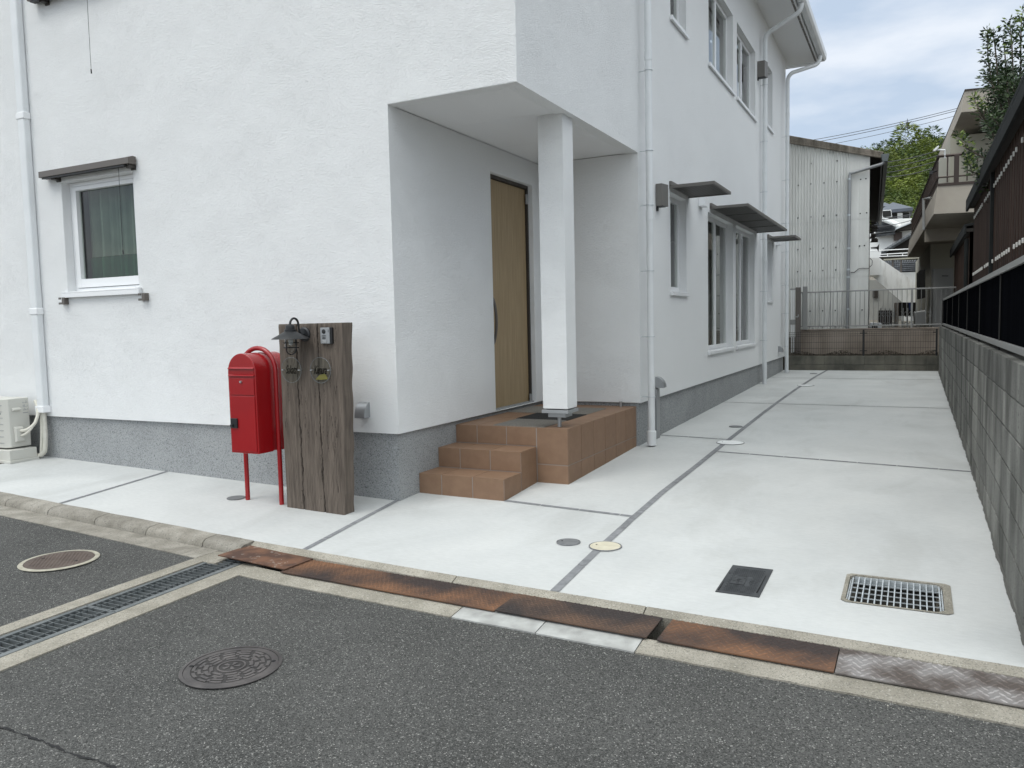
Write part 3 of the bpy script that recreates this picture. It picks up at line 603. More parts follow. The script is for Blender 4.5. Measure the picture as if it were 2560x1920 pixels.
# ================================================================== THE WHITE HOUSE
A, BB, ZC, ZS, FAR, ZE, XL = 1.121, 2.773, 3.133, .557, 13.149, 6.91, -9.0
house = thing('house', (-4, 6, .1), 'white stucco two-storey house with a recessed corner porch', 'house')
def cells(u0, u1, w0, w1, holes):
    us = sorted(set([u0, u1]+[h[0] for h in holes]+[h[1] for h in holes])); ws = sorted(set([w0, w1]+[h[2] for h in holes]+[h[3] for h in holes]))
    us = [u for u in us if u0 <= u <= u1]; ws = [w for w in ws if w0 <= w <= w1]
    for a, c in zip(us, us[1:]):
        for d, e in zip(ws, ws[1:]):
            m_, n_ = (a+c)/2, (d+e)/2
            if not any(h[0] < m_ < h[1] and h[2] < n_ < h[3] for h in holes): yield a, c, d, e
side_w = {'A': (3.975, 4.70, 1.735, 2.90), 'B': (5.86, 7.55, .955, 2.885), 'C': (7.775, 9.435, .955, 2.90), 'D': (10.68, 11.40, 1.74, 2.93),
          'E': (4.04, 4.745, 4.875, 6.05), 'F': (5.945, 7.575, 4.875, 6.05), 'G': (7.87, 9.495, 4.88, 6.05), 'H': (10.68, 11.385, 5.05, 6.19)}
front_hole = (-5.13, -4.063, 1.8255, 2.9356)
front_up = (-5.13, -4.063, 4.9, 5.6)
door_hole = (1.665, 2.61, .50, 2.885)
wall = MB()
for a, c, d, e in cells(XL, -A, ZS, ZE, [front_hole, front_up]): wall.quad((a, 0, d), (c, 0, d), (c, 0, e), (a, 0, e))
for a, c, d, e in cells(-A, 0, ZC, ZE, []): wall.quad((a, 0, d), (c, 0, d), (c, 0, e), (a, 0, e))
for a, c, d, e in cells(0, BB, ZC, ZE, []): wall.quad((0, a, d), (0, c, d), (0, c, e), (0, a, e))
for a, c, d, e in cells(BB, FAR, ZS, ZE, list(side_w.values())): wall.quad((0, a, d), (0, c, d), (0, c, e), (0, a, e))
for a, c, d, e in cells(0, BB, ZS, ZC, [(1.665, 2.61, ZS, 2.885)]): wall.quad((-A, a, d), (-A, c, d), (-A, c, e), (-A, a, e))
wall.quad((-A, BB, ZS), (0, BB, ZS), (0, BB, ZC), (-A, BB, ZC))
wall.quad((XL, FAR, ZS), (0, FAR, ZS), (0, FAR, ZE), (XL, FAR, ZE)); wall.quad((XL, 0, ZS), (XL, FAR, ZS), (XL, FAR, ZE), (XL, 0, ZE))
# undersides of the stucco
wall.quad((XL, 0, ZS), (-A, 0, ZS), (-A, .06, ZS), (XL, .06, ZS)); wall.quad((-A, 0, ZS), (-A, BB, ZS), (-A-.06, BB, ZS), (-A-.06, 0, ZS)); wall.quad((-A, BB, ZS), (0, BB, ZS), (0, BB+.06, ZS), (-A, BB+.06, ZS)); wall.quad((0, BB, ZS), (0, FAR, ZS), (-.06, FAR, ZS), (-.06, BB, ZS))
# border strips of the porch ceiling
for (a, c, d, e) in ((-A, 0, 0, .105), (-.125, 0, .105, BB)): wall.quad((a, d, ZC), (c, d, ZC), (c, e, ZC), (a, e, ZC))
D_ = .145
for (y0, y1, z0, z1) in side_w.values():
    for q in ([(0, y0, z0), (0, y1, z0), (-D_, y1, z0), (-D_, y0, z0)], [(0, y0, z1), (0, y1, z1), (-D_, y1, z1), (-D_, y0, z1)], [(0, y0, z0), (0, y0, z1), (-D_, y0, z1), (-D_, y0, z0)], [(0, y1, z0), (0, y1, z1), (-D_, y1, z1), (-D_, y1, z0)]): wall.quad(*q)
for (x0, x1, z0, z1) in (front_hole, front_up):
    for q in ([(x0, 0, z0), (x1, 0, z0), (x1, D_, z0), (x0, D_, z0)], [(x0, 0, z1), (x1, 0, z1), (x1, D_, z1), (x0, D_, z1)], [(x0, 0, z0), (x0, 0, z1), (x0, D_, z1), (x0, D_, z0)], [(x1, 0, z0), (x1, 0, z1), (x1, D_, z1), (x1, D_, z0)]): wall.quad(*q)
y0, y1, z0, z1 = door_hole; z0 = ZS
for q in ([(-A, y0, z0), (-A, y0, z1), (-A-.12, y0, z1), (-A-.12, y0, z0)], [(-A, y1, z0), (-A, y1, z1), (-A-.12, y1, z1), (-A-.12, y1, z0)], [(-A, y0, z1), (-A, y1, z1), (-A-.12, y1, z1), (-A-.12, y0, z1)]): wall.quad(*q)
wo = wall.build('wall', m_stucco, house, weld=True, bevel=.007, recalc=True, smooth=False); wo.modifiers['bevel'].harden_normals = False
# foundation
f = MB(); zt = ZS+.015
f.box(XL+.03, -A-.03, .03, FAR-.03, -.5, zt); f.box(-A-.03, -.03, BB+.03, FAR-.03, -.5, zt-.001)
f.build('foundation', m_found, house)
# porch ceiling panels
for (a, c) in ((.10, .90), (.903, 1.835), (1.838, BB+.02)):
    MB().box(-A-.02, -.115, a, c, ZC+.006, ZC+.03).build('ceiling_panel', m_smooth_white, house, bevel=.002)
MB().box(-A-.2, .0-.02, .02, BB+.2, ZC+.031, ZC+.06).build('ceiling_backing', m_smooth_white, house)
# floor slab inside to stop light, and dark rooms
MB().box(XL+.1, -.3, .35, FAR-.3, 3.2, 3.4).build('inner_floor', m_room, house)
# front door
dr = MB().box(-A-.125, -A-.08, 1.60, 2.58, .535, 2.845).build('door', m_door, house, bevel=.003)
fr = MB(); fr.box(-A-.14, -A-.055, 2.585, 2.612, .525, 2.884); fr.box(-A-.14, -A-.055, 1.60, 2.585, 2.85, 2.884); fr.box(-A-.14, -A-.06, 1.60, 2.61, .49, .535)
fr.build('door_frame', m_bronze_d, house, bevel=.002)
for z in (.60, 2.74): MB().lathe([(.016, 0), (.016, .045), (.013, .047), (.013, .05), (.016, .052), (.016, .10)], (-A-.052, 2.568, z-.05), 14).build('hinge', m_silver, dr, ang=30)
hp = [(-A-.08+.055*math.sin(math.pi*k/12)**.6, 1.765, 1.20+.50*k/12) for k in range(13)]
h = MB().tube(hp, .014, 10); h.build('handle', m_bronze, dr)
MB().box(-A-.4, -A-.39, 1.5, 2.7, .4, 2.95).build('door_backing', m_room, house)
# porch column with its steel foot
cx0, cx1, cy0, cy1 = -.285, -.055, .95, 1.165
col = MB().box(cx0, cx1, cy0, cy1, .685, ZC+.009).build('column', m_stucco, house, bevel=.006)
ft = MB().box(cx0+.0-.008, cx1+.008, cy0-.008, cy1+.008, .648, .676); ft.box(cx0+.035, cx1-.035, cy0+.03, cy1-.03, .61, .648); ft.lathe([(.017, 0), (.017, .1)], ((cx0+cx1)/2, (cy0+cy1)/2-.02, .52), 14)
ft.build('foot', m_silver, col, bevel=.002)
# porch steps : every tile a thin bevelled slab over grout
steps = MB(); grout = MB(); XP = -.05; XW = -A-.03
def tile_rect(P, U, V, us, vs, Nn, skip=None):
    P, U, V, Nn = (np.array(q, float) for q in (P, U, V, Nn)); g = .0035
    for a, c in zip(us, us[1:]):
        for d, e in zip(vs, vs[1:]):
            steps.cur = rnd.random()
            q = [P+U*(a+g)+V*(d+g), P+U*(c-g)+V*(d+g), P+U*(c-g)+V*(e-g), P+U*(a+g)+V*(e-g)]
            steps.hexa([p-Nn*.008 for p in q], [p+Nn*0 for p in q])
gr = .003
grout.box(XW, XP-gr, .933+gr, BB+.03, -.1, .519-gr); grout.box(-A-.14, XW, 1.6, 2.62, .3, .519-gr); grout.box(XW, -.343-gr, .314+gr, .93, -.1, .184-gr); grout.box(XW, -.343-gr-.0004, .625+gr, .93, -.05, .356-gr)
fx = [XW, -.93, -.635, -.345]
tile_rect((0, .933, 0), (1, 0, 0), (0, 0, 1), [XW, -.93, -.635, -.345], [.356, .515], (0, -1, 0))
tile_rect((0, .933, 0), (1, 0, 0), (0, 0, 1), [-.343, XP], [-.1, .205, .515], (0, -1, 0))
tile_rect((XP, 0, 0), (0, 1, 0), (0, 0, 1), [.933, 1.235, 1.54, 1.84, 2.145, 2.445, BB], [-.1, .205, .515], (1, 0, 0))
tile_rect((0, 0, .519), (1, 0, 0), (0, 1, 0), fx+[XP+.003], [.930, 1.235, 1.54, 1.84, 2.145, 2.445, BB+.03], (0, 0, 1))
tile_rect((0, 0, .519), (1, 0, 0), (0, 1, 0), [-A-.14, XW], [1.6, 1.84, 2.145, 2.445, 2.62], (0, 0, 1))
tile_rect((0, .625, 0), (1, 0, 0), (0, 0, 1), fx, [.184, .352], (0, -1, 0)); tile_rect((0, 0, .356), (1, 0, 0), (0, 1, 0), fx[:3]+[-.341], [.622, .93], (0, 0, 1))
tile_rect((0, .314, 0), (1, 0, 0), (0, 0, 1), fx, [-.1, .180], (0, -1, 0)); tile_rect((0, 0, .184), (1, 0, 0), (0, 1, 0), fx[:3]+[-.341], [.311, .622], (0, 0, 1))
tile_rect((-.343, 0, 0), (0, 1, 0), (0, 0, 1), [.314, .622], [-.1, .180], (1, 0, 0)); tile_rect((-.343, 0, 0), (0, 1, 0), (0, 0, 1), [.625, .931], [-.1, .352], (1, 0, 0))
so = steps.build('porch_steps', m_tile, house, bevel=.0015, seg=1); grout.build('grout', m_grout, so)
MB().lathe([(.012, 0), (.012, .05), (.017, .052), (.017, .06)], (-.19, 2.70, .519), 12).build('door_stop', m_steel, house)
# windows of the alley side
def side_window(key, parent=house):
    y0, y1, z0, z1 = side_w[key]; dbl = (y1-y0) > 1; e = .001
    b = MB(); x0, x1 = -.142, -.092; fw = .024
    for q in ((y0+e, y0+fw, z0+e, z1-e), (y1-fw, y1-e, z0+e, z1-e), (y0+fw, y1-fw, z0+e, z0+fw), (y0+fw, y1-fw, z1-fw, z1-e)): b.box(x0, x1, q[0], q[1], q[2], q[3])
    w = b.build('window', m_white, parent, bevel=.003)
    ys = [y0+fw+.004, y1-fw-.004] if not dbl else [y0+fw+.004, (y0+y1)/2-.002, (y0+y1)/2+.002, y1-fw-.004]
    for a, c in zip(ys[::2], ys[1::2]):
        s = MB(); sw = .036; d, f_ = z0+fw+.004, z1-fw-.004; X0, X1 = -.135, -.086
        for q in ((a, a+sw, d, f_), (c-sw, c, d, f_), (a+sw, c-sw, d, d+sw*1.5), (a+sw, c-sw, f_-sw, f_)): s.box(X0, X1, *q)
        s.build('sash', m_white, w, bevel=.003)
        MB().box(-.108, -.103, a+sw-.004, c-sw+.004, d+sw*1.5-.004, f_-sw+.004).build('glass', m_glass, w)
    b = MB().box(-.09, .035, y0+.004, y1-.004, z0+.002, z0+.012)
    b.box(.004, .035, y0-.035, y1+.035, z0-.03, z0+.0015); b.box(-.0, .035, y0-.035, y0+.004, z0+.002, z0+.02); b.box(.0, .035, y1-.004, y1+.035, z0+.002, z0+.02)
    b.build('sill', m_white, w, bevel=.003)
    MB().box(-.36, -.35, y0-.02, y1+.02, z0-.02, z1+.02).build('blackout_panel', m_blackout, w)  # blackout panel added behind the pane, grey in place of its reflection
    if key in 'FG':
        MB().box(-.30, -.28, y0+.1, (y0+y1)/2+.02, z0, z0+(.55 if key == 'F' else .42)).build('curtain', m_white, w)
for k in side_w: side_window(k)
# street window with curtain
x0, x1, z0, z1 = front_hole; b = MB(); e = .001
for q in ((x0+e, x0+.04, z0+e, z1-e), (x1-.04, x1-e, z0+e, z1-e), (x0+.04, x1-.04, z0+e, z0+.05), (x0+.04, x1-.04, z1-.04, z1-e)): b.box(q[0], q[1], .09, .142, q[2], q[3])
w = b.build('window', m_white, house, bevel=.003); s = MB()
for q in ((x0+.045, x0+.105, z0+.055, z1-.045), (x1-.105, x1-.045, z0+.055, z1-.045), (x0+.105, x1-.105, z0+.055, z0+.14), (x0+.105, x1-.105, z1-.085, z1-.045)): s.box(q[0], q[1], .078, .135, q[2], q[3])
s.build('sash', m_white, w, bevel=.003)
MB().box(x0+.1, x1-.1, .118, .122, z0+.135, z1-.08).build('glass', m_glass, w)
b = MB().box(x0+.004, x1-.004, -.042, .1, z0-.0, z0+.012); b.box(x0-.045, x1+.04, -.042, -.004, z0-.045, z0-.001); b.box(x0-.045, x0+.003, -.042, -.001, z0, z0+.018); b.box(x1-.003, x1+.04, -.042, -.001, z0, z0+.018)
b.build('sill', m_white, w, bevel=.003)
def folds(nm, m, xa, xb, za, zb, yo, amp):
    b = MB(); n = 120
    X = lambda q: xa+(xb-xa)*q/n
    Y = lambda q: yo+amp*math.sin(q*.42)+amp*.45*math.sin(q*.97+1)+amp*.3*math.sin(q*1.9)
    for k in range(n): b.quad((X(k), Y(k), za), (X(k+1), Y(k+1), za), (X(k+1), Y(k+1), zb), (X(k), Y(k), zb))
    b.build(nm, m, w)
folds('curtain', m_curtain, x0-.03, x1+.1, 2.205, z1+.1, .30, .035); folds('curtain', m_green_refl, x0-.04, x1+.1, z0-.1, 2.20, .29, .035)  # lower green mesh added to stand for greenery reflected in the pane
b = MB().box(x0-.5, x1+.5, 1.2, 1.21, z0-.5, z1+.2); b.box(x0-.5, x1+.5, .15, 1.2, z0-.5, z0-.49); b.box(x0-.5, x1+.5, .15, 1.2, z1+.19, z1+.2); b.box(x0-.5, x0-.49, .15, 1.2, z0-.5, z1+.2); b.box(x1+.49, x1+.5, .15, 1.2, z0-.5, z1+.2)
b.build('room', m_room, w)
x0, x1, z0, z1 = front_up; w = MB().box(x0, x1, .1, .14, z0, z1).build('window', m_blackout, house)
# roll-up sunshades of the street windows
def sunshade(dz, label):
    Y0, Y1, X0, X1, Z0, Z1 = -.098, -.012, -5.33, -3.992, 2.985+dz, 3.062+dz
    b = MB(); P = [(X0, Y0, Z0), (X0, Y1, Z0), (X0, Y1, Z1-.002), (X0, Y0+.055, Z1), (X0, Y0, Z1-.018)]
    b.prism(P, (X1-X0, 0, 0)); a = b.build('awning', m_bronze, house, bevel=.003); lab(a, label)
    c = MB().box(X0+.03, X1-.06, Y0+.02, Y1-.02, Z0-.012, Z0); c.box(X0+.04, X1-.07, Y0+.006, Y0+.017, Z0-.018, Z0-.004); c.build('slot', m_blackm, a)
    for xx in (-5.15, -4.04): MB().box(xx-.03, xx+.03, Y0+.03, -.001, Z0-.03, Z0+.0).box(xx-.03, xx+.03, -.014, -.001, Z0-.045, Z1-.02).build('bracket', m_bronze_d, a, bevel=.002)
    xx = -4.155 if dz == 0 else -4.452
    MB().tube([(xx, Y0+.02, Z0-.005), (xx-.004, Y0+.02, Z0-.4), (xx-.006, Y0+.02, Z0-.79)], .0022, 6).lathe([(.006, -.83), (.006, -.79)], (xx-.006, Y0+.02, Z0), 8).build('cord', m_blackm, a)
sunshade(0, 'taupe roll-up sunshade cassette over the street window'); sunshade(1.72, 'second sunshade cassette at the top edge of the wall')
for xx in (-5.165, -3.975):
    b = MB().box(xx-.05, xx+.04, -.012, -.001, 1.715, 1.785); b.box(xx+.0, xx+.04, -.05, -.012, 1.715, 1.785); b.box(xx-.05, xx+.0, -.05, -.04, 1.715, 1.735); b.box(xx-.05, xx-.02, -.05, -.04, 1.765, 1.785)
    b.build('shade_hook', m_bronze, house, bevel=.001)
# wall vents
def hood(P, axis, r=.065, L=.11, m=m_silver):
    b = MB(); n = 10; prof = [(0, -r), (0, r)]+[(L*math.sin(math.pi/2*k/n), r-2*r*(1-math.cos(math.pi/2*k/n))*1.0) for k in range(1, n+1)]
    x, y, z = P; w = .05
    if axis == 'y': pts = [(x-w, y-q[0], z+q[1]) for q in prof]; b.prism(pts, (2*w, 0, 0)); dk = MB().box(x-w+.008, x+w-.008, y-L+.012, y-.01, z-r-.002, z-r+.02)
    else: pts = [(x+q[0], y-w, z+q[1]) for q in prof]; b.prism(pts, (0, 2*w, 0)); dk = MB().box(x+.01, x+L-.012, y-w+.008, y+w-.008, z-r-.002, z-r+.02)
    o = b.build('vent_hood', m, house, bevel=.002, ang=30); dk.build('opening', m_blackm, o); return o
hood((-1.445, 0, .745), 'y', .062, .078); hood((0, 12.25, .755), 'x', .06, .10); hood((0, 3.36, .735), 'x', .06, .10)
b = MB().box(-.025, .02, 3.30, 3.42, .10, .66); b.build('conduit', m_silver, house, bevel=.004)
for (y, z) in ((5.42, 2.965), (11.95, 2.96)):
    MB().box(0.001, .085, y-.10, y+.10, z-.07, z+.07).build('vent_hood', m_white, house, bevel=.005)
# box lamps
def boxlamp(y0, z0, z1, xo=.12, x1=.06):
    b = MB().box(.004, x1, y0, y0+.13, z0, z1); o = None
    b = MB(); b.prism([(.004, y0, z0-.0), (x1, y0, z0), (x1+.03, y0+.14, z0), (.004, y0+.14, z0)], (0, 0, z1-z0)); o = b.build('wall_lamp', m_lamp, house, bevel=.004)
    MB().box(.012, x1+.004, y0+.012, y0+.125, z0-.006, z0+.001).build('diffuser', m_blackm, o)
    MB().box(.001, .02, y0+.02, y0+.05, z0-.05, z0).build('bracket', m_black, o)
boxlamp(3.38, 2.665, 2.905, x1=.075); boxlamp(9.68, 5.67, 5.945, x1=.13)
# flat canopies over the alley windows
def canopy(y0, y1, out_, z=2.965, label=None):
    b = MB(); th = .032; X1 = out_
    b.box(.0, .03, y0, y1, z-.012, z+.05)
    b.box(.0, X1, y0, y0+.03, z-.03, z+.004); b.box(.0, X1, y1-.03, y1, z-.03, z+.004); b.box(X1-.03, X1, y0+.03, y1-.03, z-.03, z+.004)
    o = b.build('canopy', m_awn, house, bevel=.002)
    if label: lab(o, label)
    p = MB(); n = int((y1-y0)/.03)
    p.box(.03, X1-.03, y0+.03, y1-.03, z-.014, z-.002)
    for k in range(int((X1-.06)/.022)):
        p.cur = .2+.6*(k % 2); xx = .03+k*.022; p.box(xx+.004, xx+.018, y0+.031, y1-.031, z-.020, z-.014)
    m_ = (y1-y0)
    k = max(1, round(m_/.95))
    for i in range(1, k): yy = y0+m_*i/k; p.cur = 0; p.box(.03, X1-.03, yy-.012, yy+.012, z-.027, z-.013)
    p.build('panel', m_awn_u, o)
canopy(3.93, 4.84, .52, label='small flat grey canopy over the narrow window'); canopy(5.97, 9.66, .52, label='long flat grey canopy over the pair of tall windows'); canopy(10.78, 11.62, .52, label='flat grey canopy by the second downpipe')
# eaves, gutter, roof
yF = FAR+.42
MB().box(-.2, .60, -.45, yF, ZE, ZE+.02).build('soffit', m_smooth_white, house, bevel=.002)
b = MB(); yy = -.4
while yy < yF-.3: b.box(.55, .585, yy, yy+.42, ZE-.006, ZE+.001); yy += .45
b.build('soffit_vent', m_bronze, house)
MB().box(.60, .62, -.45, yF+.02, ZE-.03, ZE+.16).build('fascia', m_white, house, bevel=.002)
MB().box(-4.5, .60, yF, yF+.02, ZE-.05, ZE+.13).build('fascia', m_white, house, bevel=.002)
g = MB(); prof = [(.625, ZE+.13), (.625, ZE+.03), (.66, ZE-.005), (.74, ZE-.005), (.775, ZE+.035), (.785, ZE+.13), (.775, ZE+.13), (.765, ZE+.04), (.735, ZE+.008), (.665, ZE+.008), (.637, ZE+.035), (.637, ZE+.13)]
g.prism([(x, -.47, z) for x, z in prof], (0, yF+.5, 0)); go = g.build('gutter', m_pipe, house, ang=30)
rf = MB(); rf.prism([(.70, -.5, ZE+.17), (-4.5, -.5, ZE+2.0), (XL-.6, -.5, ZE+.17), (XL-.6, -.5, ZE+.03), (-4.5, -.5, ZE+1.86), (.60, -.5, ZE+.06)], (0, yF+.55, 0)); rf.build('roof', m_slate, house)
MB().prism([(.0, .0, ZE), (-4.5, 0, ZE+1.8), (XL, 0, ZE)], (0, .1, 0)).build('gable', m_stucco, house); MB().prism([(.0, FAR-.1, ZE), (-4.5, FAR-.1, ZE+1.8), (XL, FAR-.1, ZE)], (0, .1, 0)).build('gable', m_stucco, house)
# downpipes
def downpipe(path, r, zb, clips, x, y, label, socket=False):
    o = lab(MB().tube(path, r, 16).build('downpipe', m_pipe, house), label)
    for z in clips:
        b = MB().tube([(x+(r+.003)*math.cos(2*math.pi*k/18), y+(r+.003)*math.sin(2*math.pi*k/18), z) for k in range(18)], .0045, 6, closed=True)
        b.tube([(x-r, y, z), (0.0, y-.005, z)], .004, 6); b.build('bracket', m_galv, o)
    for z in ([zb+.0] if socket else []): MB().lathe([(r+.012, .02), (r+.012, .17), (r+.002, .175)], (x, y, z), 18).build('socket', m_pipe, o)
    for z in (2.45, 4.05, 5.6): MB().lathe([(r+.0035, 0), (r+.0035, .09)], (x, y, z), 18).build('coupling', m_pipe, o)
def arcp(P, Q, S, n=5): return [tuple((1-t)**2*np.array(P)+2*t*(1-t)*np.array(Q)+t*t*np.array(S)) for t in [k/n for k in range(n+1)]]
x1_, y1_ = .10, 2.835; downpipe([(x1_, y1_, .11), (x1_, y1_, 6.85)], .036, .09, (.62, 1.25, 1.93, 2.6, 3.15, 3.95, 4.8), x1_, y1_, 'nearest white downpipe at the porch corner', True)
x2_, y2_ = .085, 9.985
downpipe([(x2_, y2_, .15)]+arcp((x2_, y2_, 6.35), (x2_, y2_, 6.47), (x2_+.08, y2_, 6.52))+arcp((.60, y2_-.02, 6.72), (.70, y2_-.02, 6.76), (.70, y2_-.02, 6.90)), .042, .15, (1.0, 1.9, 2.85, 3.7, 4.6, 5.6), x2_, y2_, 'middle white downpipe between the tall windows and the far corner')
x3_, y3_ = .115, 12.62
downpipe([(x3_, y3_, .2)]+arcp((x3_, y3_, 6.33), (x3_, y3_, 6.45), (x3_+.1, y3_+.02, 6.50))+arcp((.60, y3_+.45, 6.70), (.70, y3_+.5, 6.75), (.70, y3_+.5, 6.90)), .040, .2, (.8, 1.5, 2.1, 2.8, 3.4, 4.3, 5.2), x3_, y3_, 'far white downpipe at the back corner under the gutter')
# duct cover for the air conditioner lines
b = MB().box(-5.655, -5.545, -.075, -.001, .62, 6.2); o = lab(b.build('duct_cover', m_pipe, house, bevel=.018, seg=3), 'white duct cover running down the wall at the left edge')
for z in (1.655, 3.64): MB().box(-5.665, -5.535, -.082, -.001, z-.035, z+.035).build('joint_cover', m_white, o, bevel=.01)
MB().box(-5.67, -5.53, -.085, -.001, .60, .67).build('end_cap', m_white, o, bevel=.006)

# ================================================================== things by the wall
t = thing('air_conditioner', (-6.1, -.22, .12), 'ivory outdoor air conditioner unit on a plastic base at the left edge', 'air conditioner')
ax1, ay0, ay1, az0, az1 = -5.742, -.345, -.10, .255, .762
b = MB(); b.prism([(-6.5, ay0, az0), (ax1-.05, ay0, az0), (ax1, ay0+.035, az0), (ax1, ay1, az0), (-6.5, ay1, az0)], (0, 0, az1-az0)); b.build('casing', m_ac, t, bevel=.008, seg=3)
b = MB()
for k in range(7): b.box(-6.5, ax1-.055, ay0-.004, ay0, az0+.05+k*.065, az0+.054+k*.065)
b.build('louvre', m_silver, t)
b = MB().prism([(ax1+.0005, ay0+.06, .42+.25), (ax1+.028, ay0+.065, .42+.235), (ax1+.028, ay0+.065, .42+.22), (ax1+.0005, ay0+.06, .42+.205)], (0, .085, 0)); b.build('grip', m_ac, t, bevel=.004)
b = MB().hexa([(ax1, ay0+.07, .30), (ax1+.04, ay0+.075, .32), (ax1+.04, ay0+.155, .32), (ax1, ay0+.165, .30)], [(ax1, ay0+.065, .475), (ax1+.04, ay0+.075, .455), (ax1+.04, ay0+.15, .455), (ax1, ay0+.16, .475)]); b.build('valve_cover', m_ac, t, bevel=.006)
b = MB().box(-6.5, -5.67, -.375, -.09, .135, .240); b.box(-6.5, -5.655, -.385, -.08, .105, .136); b.build('base', m_ac, t, bevel=.006)
b = MB()
for q in ((.74, .003), (.70, .02), (.665, .035)):
    for k in range(5): b.box(ax1+.0003, ax1+.0008, -.165+.011*k, -.165+.011*k+rnd.uniform(.004, .009), q[0]-.035, q[0]-.035+rnd.uniform(.006, .028))
b.box(ax1+.0003, ax1+.0008, -.168, -.115, .600, .610); b.build('rating_plate', m_silver, t)
b = MB().box(-6.5, ax1-.085, ay0-.0015, ay0, az1-.075, az1-.063); b.box(-6.5, ax1-.09, ay0-.0015, ay0, az1-.16, az1-.14); b.build('badge', m_ink, t)
b = MB()
b.tube(arcp((ax1+.03, -.225, .425), (ax1+.13, -.20, .42), (ax1+.135, -.13, .50), 6)+arcp((ax1+.13, -.10, .56), (ax1+.11, -.06, .66), (ax1+.03, -.05, .72), 5), .017, 10)
b.tube(arcp((ax1+.03, -.225, .375), (ax1+.12, -.21, .38), (ax1+.135, -.15, .48), 6), .013, 10)
b.tube([(-5.605, -.035, .62)]+arcp((-5.60, -.035, .50), (-5.57, -.05, .30), (-5.60, -.055, .19), 8)+arcp((-5.60, -.055, .19), (-5.64, -.06, .13), (-5.75, -.08, .14), 5), .024, 10)
b.tube([(-5.625, -.045, .62)]+arcp((-5.62, -.055, .50), (-5.60, -.07, .38), (-5.64, -.07, .16), 8), .014, 10)
b.build('hose', m_hose, t)
# red mailbox on its hoop stand
t = thing('mailbox', (-2.15, -.45, .02), 'glossy red arched mailbox on a red tubular hoop stand', 'mailbox')
mxc, hw, yf, yb, mz0, mzs = -2.146, .146, -.632, -.262, .445, 1.088
def archp(c, w, z0, zs, n=18, in_=0): return [(c-w+in_, z0+in_), (c+w-in_, z0+in_)]+[(c+(w-in_)*math.cos(math.pi*k/n), zs+(w-in_)*math.sin(math.pi*k/n)) for k in range(n+1)]
P = archp(mxc, hw, mz0, mzs); b = MB()
b.prism([(x, yf, z) for x, z in P], (0, -.470-yf, 0)); bo = b.build('body', m_red, t, bevel=.006, seg=3, ang=30)
b = MB().prism([(x, -.420, z) for x, z in P], (0, yb+.420, 0)); b.build('body', m_red, t, bevel=.006, seg=3, ang=30)
P2 = archp(mxc, hw-.006, mz0+.006, mzs); MB().prism([(x, -.471, z) for x, z in P2], (0, .053, 0)).build('spacer', m_red, t)
b = MB(); b.box(mxc-hw+.018, mxc+hw-.014, yf-.007, yf, .908, 1.040); b.build('flap', m_red, bo, bevel=.003)
b = MB(); b.box(mxc-hw+.018, mxc+hw-.014, yf-.007, yf, .462, .900); dd = b.build('door', m_red, bo, bevel=.003)
for z in (1.118, 1.062): MB().prism([(mxc-hw+.014, yf, z-.006), (mxc-hw+.014, yf-.016, z-.006), (mxc-hw+.014, yf-.016, z-.001), (mxc-hw+.014, yf, z+.010)], (2*hw-.022, 0, 0)).build('slot_lip', m_red, bo, bevel=.002)
MB().box(mxc-hw+.02, mxc+hw-.016, yf-.003, yf+.001, 1.073, 1.104).build('slot', m_red, bo)
MB().lathe([(0, -.013), (.009, -.013), (.010, -.007), (.010, 0)], (mxc, yf-.006, 1.012), 16, axis='y').lathe([(0, -.0145), (.002, -.0145), (.002, -.012)], (mxc, yf-.006, 1.012), 8, axis='y').build('lock', m_steel, bo)
MB().box(mxc-hw+.022, mxc-hw+.092, yf-.020, yf-.006, .645, .722).box(mxc-hw+.03, mxc-hw+.055, yf-.034, yf-.02, .655, .675).build('latch', m_black, dd, bevel=.003)
hx, hr, hz = .183, .019, 1.085; gz0 = gz(-2.15, -.445)
path = [(-2.15-hx, -.445, gz0), (-2.15-hx, -.445, hz)]+[(-2.15-hx*math.cos(math.pi*k/20), -.445, hz+hx*math.sin(math.pi*k/20)) for k in range(1, 20)]+[(-2.15+hx, -.445, hz), (-2.15+hx, -.445, gz(-1.967, -.44))]
MB().tube(path, hr, 16).build('stand', m_red, t)
# timber gate post
t = thing('gate_post', (-1.58, -.43, 0), 'grey weathered timber slab post carrying the lantern and name plates', 'gate post')
def crack_x(i, z): return ((-1.698+.004*math.sin(z*5)+.0025*math.sin(z*23+1)+.003*math.sin(z*83)) if i == 0 else (-1.492+.005*math.sin(z*4+2)+.0025*math.sin(z*17)+.002*math.sin(z*97)))
def small_cracks():
    out = []
    for k in range(26):
        x = rnd.uniform(-1.86, -1.3); z = rnd.uniform(.05, 1.35); out.append((x, z, rnd.uniform(.04, .22), rnd.uniform(.0015, .003), rnd.uniform(0, 6)))
    for k in range(14): out.append((rnd.uniform(-1.39, -1.33), rnd.uniform(.1, 1.3), rnd.uniform(.05, .14), rnd.uniform(.002, .004), rnd.uniform(0, 6)))
    return out
SC = small_cracks()
def post_front(x, z):
    d = 0; c = 0
    for i in (0, 1):
        w = .0034+.0016*math.sin(z*23+i); q = abs(x-crack_x(i, z))/w
        if q < 1.6: a = max(0, 1-q/1.6); d += .014*a**.5; c = max(c, min(1, a*1.6))
    for (cx, cz, L, w, ph) in SC:
        if abs(z-cz) < L/2:
            q = abs(x-cx-.006*math.sin(z*30+ph))/(w*(1-abs(z-cz)/L*1.6)+.0004)
            if q < 1: d += .004*(1-q); c = max(c, .85*(1-q)+.1)
    g = .0012*math.sin(x*420+3*math.sin(z*4))+.0009*math.sin(x*930+z*3)+.0012*math.sin(z*60+x*40)*math.sin(x*200)
    return d+g, c
